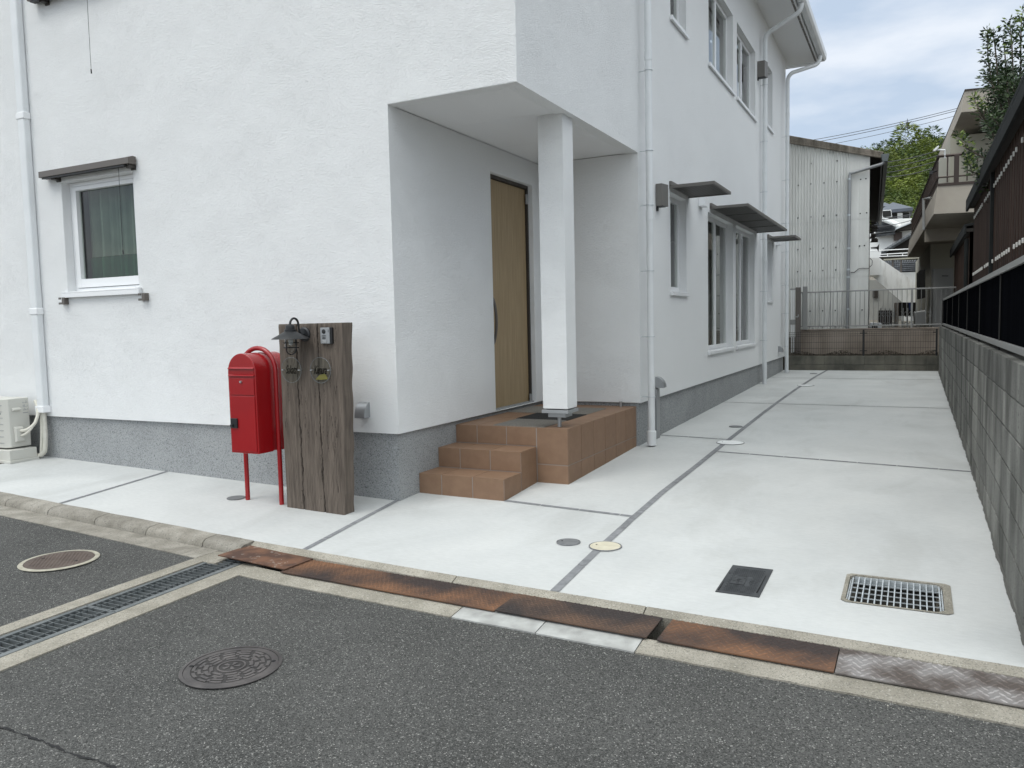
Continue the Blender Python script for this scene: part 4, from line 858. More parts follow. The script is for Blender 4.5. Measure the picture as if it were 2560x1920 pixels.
def pw(z): q = z/1.45; return (-1.872-.006*q+.0015*math.sin(z*8), -1.295+.042*q-.002*math.sin(z*6+1)-.001*math.sin(z*33))
nx, nz = 150, 300; b = MB(); cr = []; ztop = 1.452; yF0 = -.492
for j in range(nz+1):
    z = gz(-1.6, -.45)-.01+(ztop+.01)*j/nz; xa, xb = pw(z)
    for i in range(nx+1):
        x = xa+(xb-xa)*i/nx; d, c = post_front(x, z); eq = min(i, nx-i)/nx
        if eq < .02: d += .006*(1-eq/.02)**2
        if j > nz-5: d += .004*((j-nz+5)/5)**2
        b.v.append((x, yF0+d, z)); cr.append(c)
for j in range(nz):
    for i in range(nx): k = j*(nx+1)+i; b.f.append([k, k+1, k+nx+2, k+nx+1]); b.t.append(.5)
Yb = -.372; o = len(b.v)
def V(i, j): return j*(nx+1)+i
for j in range(nz+1):
    z = b.v[V(0, j)][2]; xa, xb = pw(z); b.v += [(xa, Yb, z), (xb-.004*math.sin(z*21), Yb, z)]; cr += [0, 0]
for j in range(nz):
    b.f.append([V(nx, j), o+2*j+1, o+2*j+3, V(nx, j+1)]); b.f.append([V(0, j), V(0, j+1), o+2*j+2, o+2*j]); b.t += [.5, .5]
    b.f.append([o+2*j, o+2*j+2, o+2*j+3, o+2*j+1]); b.t.append(.5)
o2 = len(b.v); 
for i in range(nx+1): b.v.append((b.v[V(i, nz)][0], Yb, ztop-.002)); cr.append(0)
for i in range(nx): b.f.append([V(i, nz), V(i+1, nz), o2+i+1, o2+i]); b.t.append(.5)
slab = b.build('timber_slab', m_wood, t, recalc=False, ang=50)
at = slab.data.attributes.new('crack', 'FLOAT', 'POINT'); at.data.foreach_set('value', cr)
# lantern on the post
LX, LY = -1.620, -.640
ln_ = thing_part = MB().lathe([(.0, .0), (.056, 0), (.056, .012), (.050, .020), (0, .022)], (-1.612, -.490, 1.372), 24, axis='y'); 
b = MB(); n = 24
for k in range(n): pass
b.lathe([(0, 0), (.056, 0), (.056, -.014), (.045, -.022), (0, -.024)], (-1.612, -.488, 1.372), 24, axis='y')
gp = [(-1.612, -.51, 1.372), (-1.612, -.535, 1.376), (-1.614, -.55, 1.40)]+[(LX, -.595-.045*math.cos(a), 1.445+.045*math.sin(a)) for a in [math.pi*k/10 for k in range(10, -1, -1)]][::-1]
gp = [(-1.612, -.50, 1.37), (-1.614, -.53, 1.373), (-1.617, -.548, 1.395)]+[(LX, -.595+.045*math.cos(a), 1.448+.047*math.sin(a)) for a in [math.pi*k/10 for k in range(0, 11)]]+[(LX, LY, 1.43)]
b.tube(gp, .0085, 10)
lant = lab(b.build('lantern', m_black, t, ang=30), 'black barn style lantern with a caged glass bulb')
MB().lathe([(.012, 1.452), (.030, 1.445), (.034, 1.436), (.034, 1.415), (.044, 1.412), (.044, 1.396), (.055, 1.390), (.138, 1.345), (.142, 1.340), (.138, 1.340), (.05, 1.380), (.0, 1.382)], (LX, LY, 0), 36, cap=False).build('shade', m_black, lant, ang=30)
MB().lathe([(.042, 1.37), (.043, 1.29), (.040, 1.262), (.028, 1.243), (.0, 1.236)], (LX, LY, 0), 24, cap=False).build('glass', m_bulb, lant)
b = MB()
for a in (0, math.pi/2):
    ca, sa = math.cos(a), math.sin(a); R0 = .052
    pth = [(LX+R0*ca, LY+R0*sa, 1.37), (LX+R0*ca, LY+R0*sa, 1.27)]+[(LX+R0*math.cos(q)*ca, LY+R0*math.cos(q)*sa, 1.27-.046*math.sin(q)) for q in [math.pi*k/10 for k in range(1, 10)]]+[(LX-R0*ca, LY-R0*sa, 1.27), (LX-R0*ca, LY-R0*sa, 1.37)]
    b.tube(pth, .0042, 6)
for z in (1.312, 1.276): b.tube([(LX+.058*math.cos(2*math.pi*k/24), LY+.058*math.sin(2*math.pi*k/24), z) for k in range(24)], .0032, 6, closed=True)
b.build('cage', m_black, lant)
MB().lathe([(.012, 1.38), (.012, 1.345), (.018, 1.33), (.016, 1.30), (0, 1.292)], (LX, LY, 0), 12, cap=False).build('bulb', m_white, lant)
# intercom
ic = MB().box(-1.438, -1.334, -.512, -.490, 1.298, 1.422).build('intercom', m_blackm, t, bevel=.003)
MB().box(-1.436, -1.350, -.522, -.511, 1.300, 1.420).build('face_plate', m_silver, ic, bevel=.003)
MB().lathe([(0, -.005), (.010, -.006), (.016, -.004), (.018, 0)], (-1.402, -.5215, 1.391), 20, axis='y').build('lens', m_blackm, ic)
b = MB().box(-1.420, -1.384, -.5235, -.5215, 1.356, 1.361)
for k in range(6): b.box(-1.418, -1.386, -.5230, -.5215, 1.334+.0028*k, 1.3352+.0028*k)
b.build('speaker', m_ink, ic); MB().box(-1.360, -1.357, -.5235, -.5215, 1.385, 1.405).build('microphone', m_ink, ic)
MB().box(-1.421, -1.383, -.5240, -.5215, 1.306, 1.328).build('call_button', m_steel, ic, bevel=.002)
# glass name plates
def name_plate(cx, text, w, label, tape=False):
    cz, r = 1.100, .098
    p = lab(MB().lathe([(0, 0), (r-.001, 0), (r, .001), (r, .005), (r-.001, .006), (0, .006)], (cx, -.517, cz), 48, axis='y', cap=False).build('name_plate', m_plate_glass, t, ang=30), label)
    b = MB().tube([(cx+(r-.0005)*math.cos(2*math.pi*k/48), -.514, cz+(r-.0005)*math.sin(2*math.pi*k/48)) for k in range(48)], .0022, 6, closed=True); b.build('glass_edge', m_gcover, p)
    for s in (-1, 1): MB().lathe([(.0, -.008), (.005, -.008), (.005, .028), (0, .028)], (cx+s*.083, -.517, cz+.0), 12, axis='y', cap=False).box(cx+s*.083-.010, cx+s*.083+.010, -.526, -.5245, cz-.002, cz+.002).build('standoff', m_steel, p)
    fc = bpy.data.curves.new('lettering', 'FONT'); fc.body = text; fc.size = .062; fc.shear = .45; fc.extrude = .0004; fc.offset = .0002; fc.align_x = 'CENTER'; fc.align_y = 'CENTER'; fc.space_character = .92
    to = bpy.data.objects.new('lettering_tmp', fc); scene.collection.objects.link(to)
    dg = bpy.context.evaluated_depsgraph_get(); me = bpy.data.meshes.new_from_object(to.evaluated_get(dg)); bpy.data.objects.remove(to)
    xs_ = [v.co.x for v in me.vertices]; sc = w/(max(xs_)-min(xs_)); mm = Matrix.Translation((cx, -.5195, cz))@Matrix.Rotation(math.pi/2, 4, 'X')@Matrix.Diagonal((sc, 1.5, 1, 1))
    me.transform(mm); me.materials.clear(); me.materials.append(m_ink)
    lo = bpy.data.objects.new('lettering', me); scene.collection.objects.link(lo); attach(lo, p)
    if tape: MB().prism([(cx-.055, -.5085, cz-.072), (cx-.02, -.5085, cz-.038), (cx+.035, -.5085, cz-.026), (cx+.052, -.5085, cz-.045), (cx+.060, -.5085, cz-.068), (cx, -.5085, cz-.074)], (0, .003, 0)).build('tape', m_yellow, p)
name_plate(-1.742, 'Sakata', .110, 'round glass name plate under the lantern')
name_plate(-1.455, 'Kimura', .125, 'round glass name plate with yellow tape below its lettering', True)
for (x, y0_, y1_, lx, m, l) in ((0, 1.95, 2.50, (-.86, -.28), m_mat_g, 'brown-grey ribbed doormat nearest the front door'), (0, 1.46, 1.94, (-.80, -.275), m_mat_b, 'black doormat between the two grey mats'), (0, .96, 1.45, (-.78, -.28), m_mat_g, 'grey ribbed doormat at the top of the porch steps')):
    b = MB(); n = 26; w_ = (y1_-y0_); rot = .02
    xa, xb = lx; b.box(xa-(.35 if y0_ > 1.9 else 0), xb, y0_, y1_, .5195, .5235)
    for k in range(30): xx = xa+(xb-xa)*k/30; b.box(xx+.004, xx+.012, y0_+.008, y1_-.008, .5235, .526)
    tag(b.build('doormat', m), l, 'doormat', 'doormats on the porch')

# ================================================================== block wall on the right
t = thing('block_wall', (3.07, 6, .1), 'stained grey concrete block wall along the right of the drive', 'wall')
blk = MB(); mo = MB().box(3.012, 3.138, -1.44, 13.33, -.3, 1.155)
y = -1.45; c = 0
while y < 13.3:
    y2 = min(y+.39, 13.32)
    for r in range(7):
        z1 = 1.168-.195*r; z0 = z1-.185
        blk.cur = rnd.uniform(.0, .35) if r == 0 else rnd.uniform(.3, .95); jx = rnd.uniform(-.0015, .0015)
        if z1 > -.2: blk.box(3.005+jx, 3.145, y+.004, y2-.004, z0, z1 if r else 1.168+rnd.uniform(-.002, .002))
    y = y2
blk.build('blocks', m_block, t, bevel=.004); mo.build('mortar', m_mortar, t)
# louvred screen fence on the wall
t = thing('screen_fence', (3.09, 6, 1.17), 'low black screen fence with grey rails standing on the block wall', 'fence')
b = MB().box(3.045, 3.075, -1.4, 13.0, 1.675, 1.712); b.build('rail', m_rail, t, bevel=.003)
b = MB().box(3.045, 3.075, -1.4, 13.0, 1.193, 1.232); b.build('rail', m_rail, t, bevel=.003)
p0 = MB().box(3.04, 3.09, 12.86, 12.9, 1.168, 1.70).build('post', m_darkframe, t, bevel=.003)
for yy in (10.68, 8.45, 6.56, 4.70, 2.87, 1.01, -.85): MB().box(3.051, 3.060, yy-.006, yy+.010, 1.168, 1.715).build('post', m_darkframe, t, bevel=.003)
b = MB(); y = -1.38
while y < 12.95: b.cur = rnd.random(); b.prism([(3.060, y, 1.20), (3.068, y+.012, 1.20), (3.068, y+.045, 1.20), (3.060, y+.057, 1.20), (3.085, y+.057, 1.20), (3.085, y, 1.20)], (0, 0, .48)); y += .06
b.build('panel', m_louvre, t)
# far boundary
t = thing('block_wall', (1.5, 13.4, .2), 'low weathered block wall closing the far end of the drive', 'wall')
blk = MB(); MB().box(.01, 3.0, 13.345, 13.45, -.2, .545).build('mortar', m_mortar, t)
for r in range(2):
    xx = .0-.2*r*0
    while xx < 3.0:
        x2 = min(xx+.40, 3.005); blk.cur = rnd.random(); blk.box(xx+.003, x2-.003, 13.338, 13.458, .555-.19*(r+1)+.006, .555-.19*r-.002*r); xx = x2
blk.build('blocks', m_blockd, t, bevel=.004)
t = thing('mesh_fence', (1.5, 13.42, .56), 'low brown wire mesh fence on the far block wall', 'fence')
b = MB()
for k in range(64):
    xx = .02+k*.0465; b.tube([(xx, 13.42, .575), (xx, 13.42, 1.085)], .0022, 4)
for z in (.585, .72, .85, .985, 1.03, 1.075): b.tube([(.0, 13.417, z), (2.98, 13.417, z)], .0028, 4)
b.build('mesh', m_darkwood, t)
for xx in (1.58, 2.965):
    q = MB().box(xx-.018, xx+.018, 13.39, 13.43, .52, 1.115).build('post', m_black, t, bevel=.003)
    MB().box(xx-.07, xx+.07 if xx < 2 else xx, 13.385, 13.392, .655, .672).box(xx-.07, xx+.07 if xx < 2 else xx, 13.385, 13.392, 1.035, 1.052).build('clamp', m_black, q)
b = MB()
for k in range(1500):
    x, y = rnd.uniform(.1, 3.0), rnd.uniform(13.46, 13.88); z = .56+rnd.uniform(0, .05)*(1+math.sin(x*7)); a = rnd.uniform(0, 6.3); s = rnd.uniform(.012, .03); b.cur = rnd.random()
    dx, dy, dz = math.cos(a)*s, math.sin(a)*s, rnd.uniform(-.01, .012); b.quad((x-dx, y-dy, z), (x+dy*.5, y-dx*.5, z+dz), (x+dx, y+dy, z), (x-dy*.5, y+dx*.5, z-dz*.5))
tag(b.build('dead_leaves', m_litter), kind='stuff')
tag(MB().box(-.3, 3.1, 13.45, 13.9, .2, .56).build('soil_strip', m_litter), kind='structure')
t = thing('retaining_wall', (1.6, 13.95, .6), 'brown stained concrete retaining wall behind the mesh fence', 'wall')
MB().box(.24, 4.2, 13.90, 14.05, .3, 1.105).build('wall', m_retain, t, bevel=.004); MB().box(.24, 4.2, 13.885, 14.06, 1.107, 1.135).build('coping', m_retain, t, bevel=.004)
t = thing('railing', (1.6, 13.95, 1.13), 'grey aluminium railing along the top of the brown retaining wall', 'railing')
for z, h in ((1.965, .030), (1.195, .026)): MB().box(.20, 3.35, 13.94, 13.975, z-h/2, z+h/2).build('rail', m_rail, t, bevel=.004)
for k in range(34):
    xx = .27+k*.0925; lean = {6: .05, 3: -.0, 20: .0}.get(k, rnd.uniform(-.004, .004)); MB().tube([(xx, 13.955, 1.2), (xx+lean, 13.955, 1.955)], .0065, 6).build('baluster', m_rail, t)
MB().box(2.475, 2.515, 13.93, 13.98, 1.13, 1.965).build('post', m_rail, t, bevel=.003); MB().box(.86, .875, 13.94, 13.97, 1.13, 1.965).build('post', m_rail, t)
# gate column at the left end of the railing
t = thing('side_gate', (.1, 13.75, .6), 'grey metal gate leaf and post between the white house and the railing', 'gate')
P = [nb(S_[0], S_[1], 18.6) for S_ in ((1984.4, 717.5), (1997, 717.5), (1996.5, 884), (1984, 884))]
MB().box(P[0][0], P[1][0], 13.62, 13.70, .6, P[0][2]).build('post', m_bronze, t, bevel=.004)
MB().box(P[1][0]+.02, P[1][0]+.12, 13.84, 13.89, 1.13, P[0][2]+.02).build('panel', m_rail, t, bevel=.003)
for dx in (.035, .08): MB().box(P[0][0]-dx-.012, P[0][0]-dx+.008, 13.64, 13.66, .62, P[0][2]-.06).build('bar', m_white, t)
MB().box(P[0][0]-.12, P[0][0]-.002, 13.63, 13.67, P[0][2]-.05, P[0][2]-.02).box(P[0][0]-.12, P[0][0]-.002, 13.63, 13.66, 1.25, 1.36).build('lock_plate', m_rail, t)
MB().tube([(P[0][0]-.03, 13.60, 1.42), (P[0][0]+.06, 13.60, 1.42), (P[0][0]+.06, 13.62, 1.47)], .008, 6).build('handle', m_steel, t)

# ---------------------------------------------------------------- neighbours (grid turned 2.5 degrees)
def poly_nb(pts, D, depth, b=None):
    b = b or MB(); return b.prism([nb(u, v, D) for u, v in pts], NV*depth)
# brown sheds behind the block wall
def shed(y0, y1, x, ztop, label, roof_out, dots, near_end):
    t = thing('shed', (x+.5, (y0+y1)/2, .8), label, 'shed')
    b = MB(); y = y0
    while y < y1:
        b.cur = rnd.random(); w = min(.2, y1-y)
        b.prism([(x, y, .6), (x, y+w-.045, .6), (x+.018, y+w-.03, .6), (x+.018, y+w, .6), (x+.06, y+w, .6), (x+.06, y, .6)], (0, 0, ztop-.6)); y += w
    b.box(x+.0, x+2.4, y1-.05, y1, .6, ztop-.01); b.box(x+.0, x+2.4, y0, y0+.05, .6, ztop-.01)
    b.build('wall', m_brown, t)
    b = MB().box(x-roof_out, x-roof_out+.03, y0-.15, y1+.12, ztop-.06, ztop+.06); b.build('fascia', m_fascia, t, bevel=.003)
    MB().box(x-roof_out+.031, x+.08, y0-.14, y1+.11, ztop-.02, ztop+.03).build('soffit', m_darkwood, t)
    MB().prism([(x-roof_out, y0-.15, ztop+.062), (x+2.6, y0-.15, ztop+.4), (x+2.6, y0-.15, ztop+.45), (x-roof_out, y0-.15, ztop+.10)], (0, y1-y0+.27, 0)).build('roof', m_fascia, t)
    return t
s1 = shed(-.6, 8.30, 3.30, 2.97, 'brown sheet-clad shed with rows of white fixings, behind the black fence', .10, True, 0)
dotm = mat('white_cap', (.75, .74, .70), rough=.5); first = None; cnt = 0
for z, miss in ((1.975, (14, 22, 29)), (2.785, (12, 25, 30))):
    y = .3; k = 0
    while y < 8.25:
        k += 1
        if k not in miss and cnt < 98:
            if first is None: first = MB().box(3.287, 3.301, -.016, .016, -.02, .02).build('fixing_cap', dotm, s1, bevel=.003); first.location = Vector((3.294, y, z-.02))-WL[s1.name]
            else: c2 = first.copy(); scene.collection.objects.link(c2); c2.parent = s1; c2.location = Vector((3.294, y, z-.02))-WL[s1.name]
            cnt += 1
        y += .205 if k % 9 else .26
MB().box(3.265, 3.30, 4.93, 5.02, .6, 2.93).build('corner_post', m_fascia, s1, bevel=.003)
s2 = shed(9.5, 15.0, 3.32, 2.72, 'farther brown shed with a low dark roof beyond the first one', .09, False, 0)
MB().tube([(3.27, 9.45, .9), (3.27, 9.45, 2.6)], .03, 8).build('downpipe', m_fascia, s2)
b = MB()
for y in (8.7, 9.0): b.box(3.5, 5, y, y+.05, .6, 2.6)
b.box(3.6, 5, 8.35, 9.45, .6, 2.9); tag(b.build('gap_shade', m_dark), 'dark panel added as the shade in the gap between the two brown sheds', 'painted shade')  # near-black block put into the gap to stand for its shade

# corrugated building
DC = 19.6
cb = thing('corrugated_building', tuple(nb(2100, 850, DC+3)-np.array([0, 0, .4])), 'pale grey corrugated two-storey warehouse behind the railing', 'building')
TL, TR = nb(1880, 344, DC), nb(2175, 390.7, DC); zb = .95
W0 = TL.copy(); Wd = float((TR-TL)@NU); b = MB(); pitch = .0635; npt = int(Wd/pitch*8)
def topz(s): return TL[2]+(TR[2]-TL[2])*s/Wd
sec = [(zb, nb(2100, 691, DC)[2]), (nb(2100, 691, DC)[2], nb(2100, 549, DC)[2]), (nb(2100, 549, DC)[2], None)]
sPipe = float((nb(2123, 600, DC)-TL)@NU)
for i, (za, zc_) in enumerate(sec):
    o = len(b.v); off = -.006*i
    for k in range(npt+1):
        s = Wd*k/npt; amp = .013 if s < sPipe else .002
        w = amp*math.cos(2*math.pi*s/pitch) if s < sPipe else .004*(1 if (s/.0635 % 3) < .5 else 0)
        base = TL+NU*s+NV*(w+off)
        b.v.append((base[0], base[1], za-(.015 if i else 0))); b.v.append((base[0], base[1], topz(s) if zc_ is None else zc_))
    b.cur = .4+.1*i
    for k in range(npt): b.f.append([o+2*k, o+2*k+2, o+2*k+3, o+2*k+1]); b.t.append(b.cur)
b.build('wall', m_corr, cb, ang=80, recalc=False)
d0 = np.array([.0, 0, 0]); base = [TL+NV*.03, TR+NV*.03-NU*.03]
q = MB().prism([(*base[0][:2], zb), (*base[1][:2], zb), (*base[1][:2], TR[2]), (*base[0][:2], TL[2])], NV*14); q.build('body', m_darkwood, cb)
bolts = [(285, 1055), (532, 1027), (790, 1006), (1044, 980), (538, 624), (1050, 570), (1515, 935), (1618, 922), (1505, 1610), (1632, 1595), (1038, 1640), (783, 1655)]
bp = [(1960+x/7.9, 330+y/7.9) for x, y in bolts]
for (x, y) in ((122, 585), (210, 578), (122, 800), (206, 795), (294, 790), (380, 784), (120, 950), (206, 946), (291, 942), (379, 938), (204, 1218), (290, 1216), (376, 1214), (541, 775), (574, 772), (558, 1210), (204, 1325), (290, 1325), (376, 1323), (296, 572), (384, 566)): bp.append((1950+x/2.72, 330+y/2.72))
b0 = None
for (u, v) in bp:
    p = nb(u, v, DC-.012)
    if b0 is None:
        b0 = MB().lathe([(0, -.012), (.014, -.012), (.016, 0), (0, 0)], tuple(p), 8, axis='y', cap=False).build('bolt', m_blackm, cb); b0w = WL[b0.name]; bc = Vector(p)-b0w
    else: c2 = b0.copy(); scene.collection.objects.link(c2); c2.parent = cb; c2.location = Vector(p)-bc-WL[cb.name]
# barge board and roof
TLo, TRo = nb(1880, 322, DC-.12), nb(2210, 379.5, DC-.12); BLo, BRo = nb(1880, 342, DC-.12), nb(2203, 394.5, DC-.12)
MB().prism([TLo, TRo, BRo, BLo], NV*.10).build('barge_board', m_oldroof, cb, bevel=.01)
MB().prism([TLo-np.array([0, 0, .02]), TRo-np.array([0, 0, .02]), BRo+np.array([0, 0, .03]), BLo+np.array([0, 0, .03])], NV*13.5).build('roof', m_darkwood, cb)
e0 = nb(2207, 392, DC-.12); MB().prism([e0, e0+NU*.11, e0+NU*.10-np.array([0, 0, .10]), e0+NU*.02-np.array([0, 0, .10])], NV*13.5).build('gutter', m_gutter_d, cb)
hp_ = nb(2213, 388, DC-.2); MB().prism([hp_-NU*.085+np.array([0, 0, .03]), hp_+NU*.085+np.array([0, 0, .03]), hp_+NU*.05-np.array([0, 0, .13]), hp_-NU*.05-np.array([0, 0, .13])], NV*.1).build('gutter_head', m_gutter_d, cb, bevel=.006)
pe = [nb(2211, 404, DC-.15), nb(2205, 410, DC-.13), nb(2135, 431, DC-.08), nb(2125, 434, DC-.08), nb(2124.5, 440, DC-.08)]; pl_ = nb(2120, 820, DC-.08); pl_ = np.array([pe[-1][0]-.02, pe[-1][1], 1.0])
dp = MB().tube(pe+[pl_], .036, 12).build('downpipe', m_silver, cb)
for v in (450, 540, 623, 676, 695, 775): p = nb(2124, v, DC-.08); MB().lathe([(.041, 0), (.041, .04)], (pe[-1][0]-.01, p[1], p[2]), 12).build('collar', m_galv, dp)
a0 = [nb(1950+x/2.72, 330+y/2.72, DC-.03) for x, y in ((480, 955), (505, 955), (535, 930), (560, 926), (600, 928), (625, 905), (628, 875), (612, 858))]
MB().tube(a0, .008, 6).build('cable', m_wire, cb)

# beige house on the right
bh = thing('apartment_house', tuple(nb(2400, 787, 22)-np.array([0, 0, .5])), 'beige two-storey house with a balcony and deep eaves, right of the gap', 'house')
DB = 18.5
L_ = 13.5
roofp = [(2412.7, 224.4), (2700, 200), (2700, 262), (2403, 281)]
MB().prism([nb(u, v, DB) for u, v in roofp], NV*L_).build('roof_fascia', m_beige, bh, bevel=.01)
MB().prism([nb(2411, 226, DB-.03), nb(2700, 196, DB-.03), nb(2700, 200, DB-.03), nb(2412, 223, DB-.03)], NV*(L_+.06)).build('roof', m_brownrail, bh)
par = [(2344.4, 463.3), (2700, 438), (2700, 518), (2333.8, 535.6)]
pb = MB().prism([nb(u, v, DB) for u, v in par], NV*L_).build('balcony', m_beige, bh, bevel=.01)
MB().prism([nb(u, v, DB-.02) for u, v in ((2343.5, 459), (2700, 433), (2700, 440), (2344, 465))], NV*(L_+.04)).build('coping', m_brownrail, pb)
# balcony rail
ra, rb = nb(2347, 391, DB+.1), nb(2470, 383, DB+.1); zlow = nb(2350, 450, DB+.1)[2]
rl = MB(); dirr = NU*3.2; zt_ = ra[2]
rl.tube([ra, ra+dirr], .03, 6); rl.tube([(ra[0], ra[1], zlow+.05), tuple(np.array([ra[0], ra[1], zlow+.05])+dirr)], .018, 6); rl.tube([ra, ra+NV*12.5], .03, 6); rl.tube([(ra[0], ra[1], zlow+.05), tuple(np.array([ra[0], ra[1], zlow+.05])+NV*12.5)], .018, 6)
rr = rl.build('railing', m_brownrail, pb)
for k in range(18):
    p = np.array([ra[0], ra[1], 0])+NU*(.16+.175*k); MB().box(p[0]-.013, p[0]+.013, p[1]-.013, p[1]+.013, zlow-.06, zt_).build('baluster', m_brownrail, rr)
for s_ in (.32, 1.6): p = np.array([ra[0], ra[1], 0])+NU*s_; MB().box(p[0]-.045, p[0]+.045, p[1]-.04, p[1]+.04, zlow-.1, zt_).build('post', m_brownrail, rr)
b = MB()
for k in range(60): p = np.array([ra[0], ra[1], 0])+NV*(.2+.2*k); b.box(p[0]-.012, p[0]+.012, p[1]-.02, p[1]+.02, zlow-.06, zt_)
b.build('side_balusters', m_brownrail, rr)
# upper storey wall behind the balcony, ground storey wall far back
c1 = nb(2372, 560, DB+1.5); zr = nb(2420, 300, DB)[2]
MB().prism([(c1[0], c1[1], 3.9), tuple(np.array([c1[0], c1[1], 3.9])+NU*9), tuple(np.array([c1[0], c1[1], zr])+NU*9), (c1[0], c1[1], zr)], NV*11).build('upper_wall', m_cream_w, bh)
zB = nb(2333.8, 535.6, DB)[2]
w1 = nb(2326, 620, 26.0); z0g = .9
MB().prism([(w1[0], w1[1], z0g), tuple(np.array([w1[0], w1[1], z0g])+NU*8), tuple(np.array([w1[0], w1[1], zB-.02])+NU*8), (w1[0], w1[1], zB-.02)], NV*8.5).build('ground_wall', m_cream_w, bh)
w2 = nb(2313, 570, 21.6); MB().prism([tuple(np.array([w2[0], w2[1], zB-.30])), tuple(np.array([w2[0], w2[1], zB-.30])+NU*6), tuple(np.array([w2[0], w2[1], zB-.0])+NU*6), tuple(np.array([w2[0], w2[1], zB-.0]))], NV*.3).build('beam', m_beige, bh)
h1, h2 = nb(2332.5, 672, 25.2), nb(2384, 672, 25.2)
ht = MB().prism([(h1[0], h1[1], z0g), (h2[0], h2[1], z0g), (h2[0], h2[1], h1[2]), (h1[0], h1[1], h1[2])], NV*.6).build('water_heater', mat('heater_panel', (.33, .33, .32), rough=.5), bh, bevel=.02)
s0, s1_ = nb(2354.5, 689, 25.18), nb(2371, 689, 25.18); MB().prism([s0, s1_, s1_-np.array([0, 0, .018]), s0-np.array([0, 0, .018])], -NV*.006).build('slot', m_ink, ht)
s0, s1_ = nb(2298.5, 676, 24.6), nb(2313, 673, 24.6); MB().prism([s0, s1_, nb(2313.5, 744, 24.6), nb(2299, 746, 24.6)], NV*1.6).build('shutter_case', m_darkframe, bh, bevel=.01)
dpb = [nb(2309, 497, 19.2), nb(2309.5, 574, 19.2)]; MB().tube([nb(2327, 495, 19.0)]+dpb, .03, 8).build('downpipe', m_rail, bh)
# floodlight and camera on its railing
p = nb(2337, 375, DB+.05); MB().prism([nb(2332, 375.5, DB), nb(2346, 363.5, DB), nb(2348, 366, DB), nb(2337.5, 377, DB)], NV*.12).tube([nb(2340, 374, DB+.06), nb(2362, 375, DB+.06), nb(2362, 395, DB+.1)], .018, 6).build('flood_lamp', m_white, bh)
p = nb(2327.5, 431.5, DB); MB().box(p[0]-.03, p[0]+.03, p[1]-.03, p[1]+.05, p[2]-.035, p[2]+.035).tube([p, nb(2340, 428, DB+.3)], .02, 6).build('camera', m_blackm, bh)

# outdoor stair with white parapet
st = thing('outdoor_stair', tuple(nb(2250, 830, 35)), 'white rendered outside stair with a sloping parapet beyond the railing', 'stair')
K = lambda x, y: (2180+x/6.914, 480+y/6.914)
MB().prism([nb(*K(135, 1145), 35), nb(*K(820, 1610), 35), nb(2292, 730, 35), nb(*K(820, 2160), 35), nb(*K(20, 1470), 35), nb(*K(135, 1430), 35)], NV*.25).build('parapet', m_oldwhite, st)
MB().prism([nb(*K(-40, 1140), 34.8), nb(*K(135, 1140), 34.8), nb(*K(135, 1432), 34.8), nb(*K(-40, 1440), 34.8)], NV*1.2).build('landing', m_whitewall, st)
MB().prism([nb(*K(510, 1390), 36.5), nb(*K(840, 1380), 36.5), nb(*K(840, 2300), 36.5), nb(*K(510, 2300), 36.5)], NV*.25).build('far_parapet', m_whitewall, st)
t = thing('white_outbuilding', tuple(nb(2220, 830, 37)), 'white plaster wall with a dark vent below the outdoor stair', 'building')
MB().prism([nb(2170, 700, 37), nb(2300, 700, 37), nb(2300, 860, 37), nb(2170, 860, 37)], NV*3).build('wall', mat('shaded_plaster', (.26, .26, .245), (.36, .36, .34), scale=1, rough=.9), t)  # shade under the stair parapet is put into this wall's grey
MB().prism([nb(2182, 727, 36.9), nb(2195, 727, 36.9), nb(2195, 744, 36.9), nb(2182, 744, 36.9)], NV*.12).build('vent', m_bronze_d, t)
# accordion gate and clutter between
t = thing('accordion_gate', tuple(nb(2250, 830, 24)), 'grey folding lattice gate behind the railing', 'gate')
b = MB()
for k in range(12):
    u = 2197+k*11.2
    if 2240 < u < 2248: continue
    for v in ((779, 792), (805, 818)):
        b.tube([nb(u, v[0], 24), nb(u+11.2, v[1], 24)], .008, 4); b.tube([nb(u, v[1], 24), nb(u+11.2, v[0], 24)], .008, 4)
    p = nb(u+5, 770, 24); b.box(p[0]-.014, p[0]+.014, p[1]-.01, p[1]+.01, 1.0, p[2])
b.build('lattice', m_rail, t)
p, q = nb(2236, 757, 24), nb(2247, 757, 24); MB().prism([(p[0], p[1], .95), (q[0], q[1], .95), (q[0], q[1], p[2]), (p[0], p[1], p[2])], NV*.25).build('post', m_retain, t, bevel=.01)
t = tag(MB().prism([nb(2196, 776, 25.5), nb(2231, 776, 25.5), nb(2231, 812, 25.5), nb(2196, 812, 25.5)], NV*.8).build('storage_box', m_brownrail), 'dark brown storage box behind the folding gate', 'box')
tag(MB().prism([nb(2247, 756, 26), nb(2290, 756, 26), nb(2289, 790, 26), nb(2247, 790, 26)], NV*.6).prism([nb(2254, 760, 25.9), nb(2266, 759, 25.9), nb(2266, 774, 25.9), nb(2254, 774, 25.9)], NV*.1).build('stacked_goods', m_darkwood), 'dark pile of goods under the stair parapet', 'pile')
tag(MB().prism([nb(2271, 757, 25.7), nb(2282, 755, 25.7), nb(2281, 775, 25.7), nb(2274, 776, 25.7)], NV*.3).build('blue_sheet', m_blue), 'dark blue sheet on the pile under the stair', 'sheet')
tag(MB().prism([nb(2284, 780, 23.5), nb(2315, 775, 23.5), nb(2316, 812, 23.5), nb(2286, 812, 23.5)], NV*.5).build('grey_bin', m_rail, bevel=.03), 'plain grey bin right of the folding gate', 'bin')
t = thing('outdoor_unit', tuple(nb(2190, 812, 23)), 'small white outdoor unit behind the railing near the warehouse corner', 'outdoor unit')
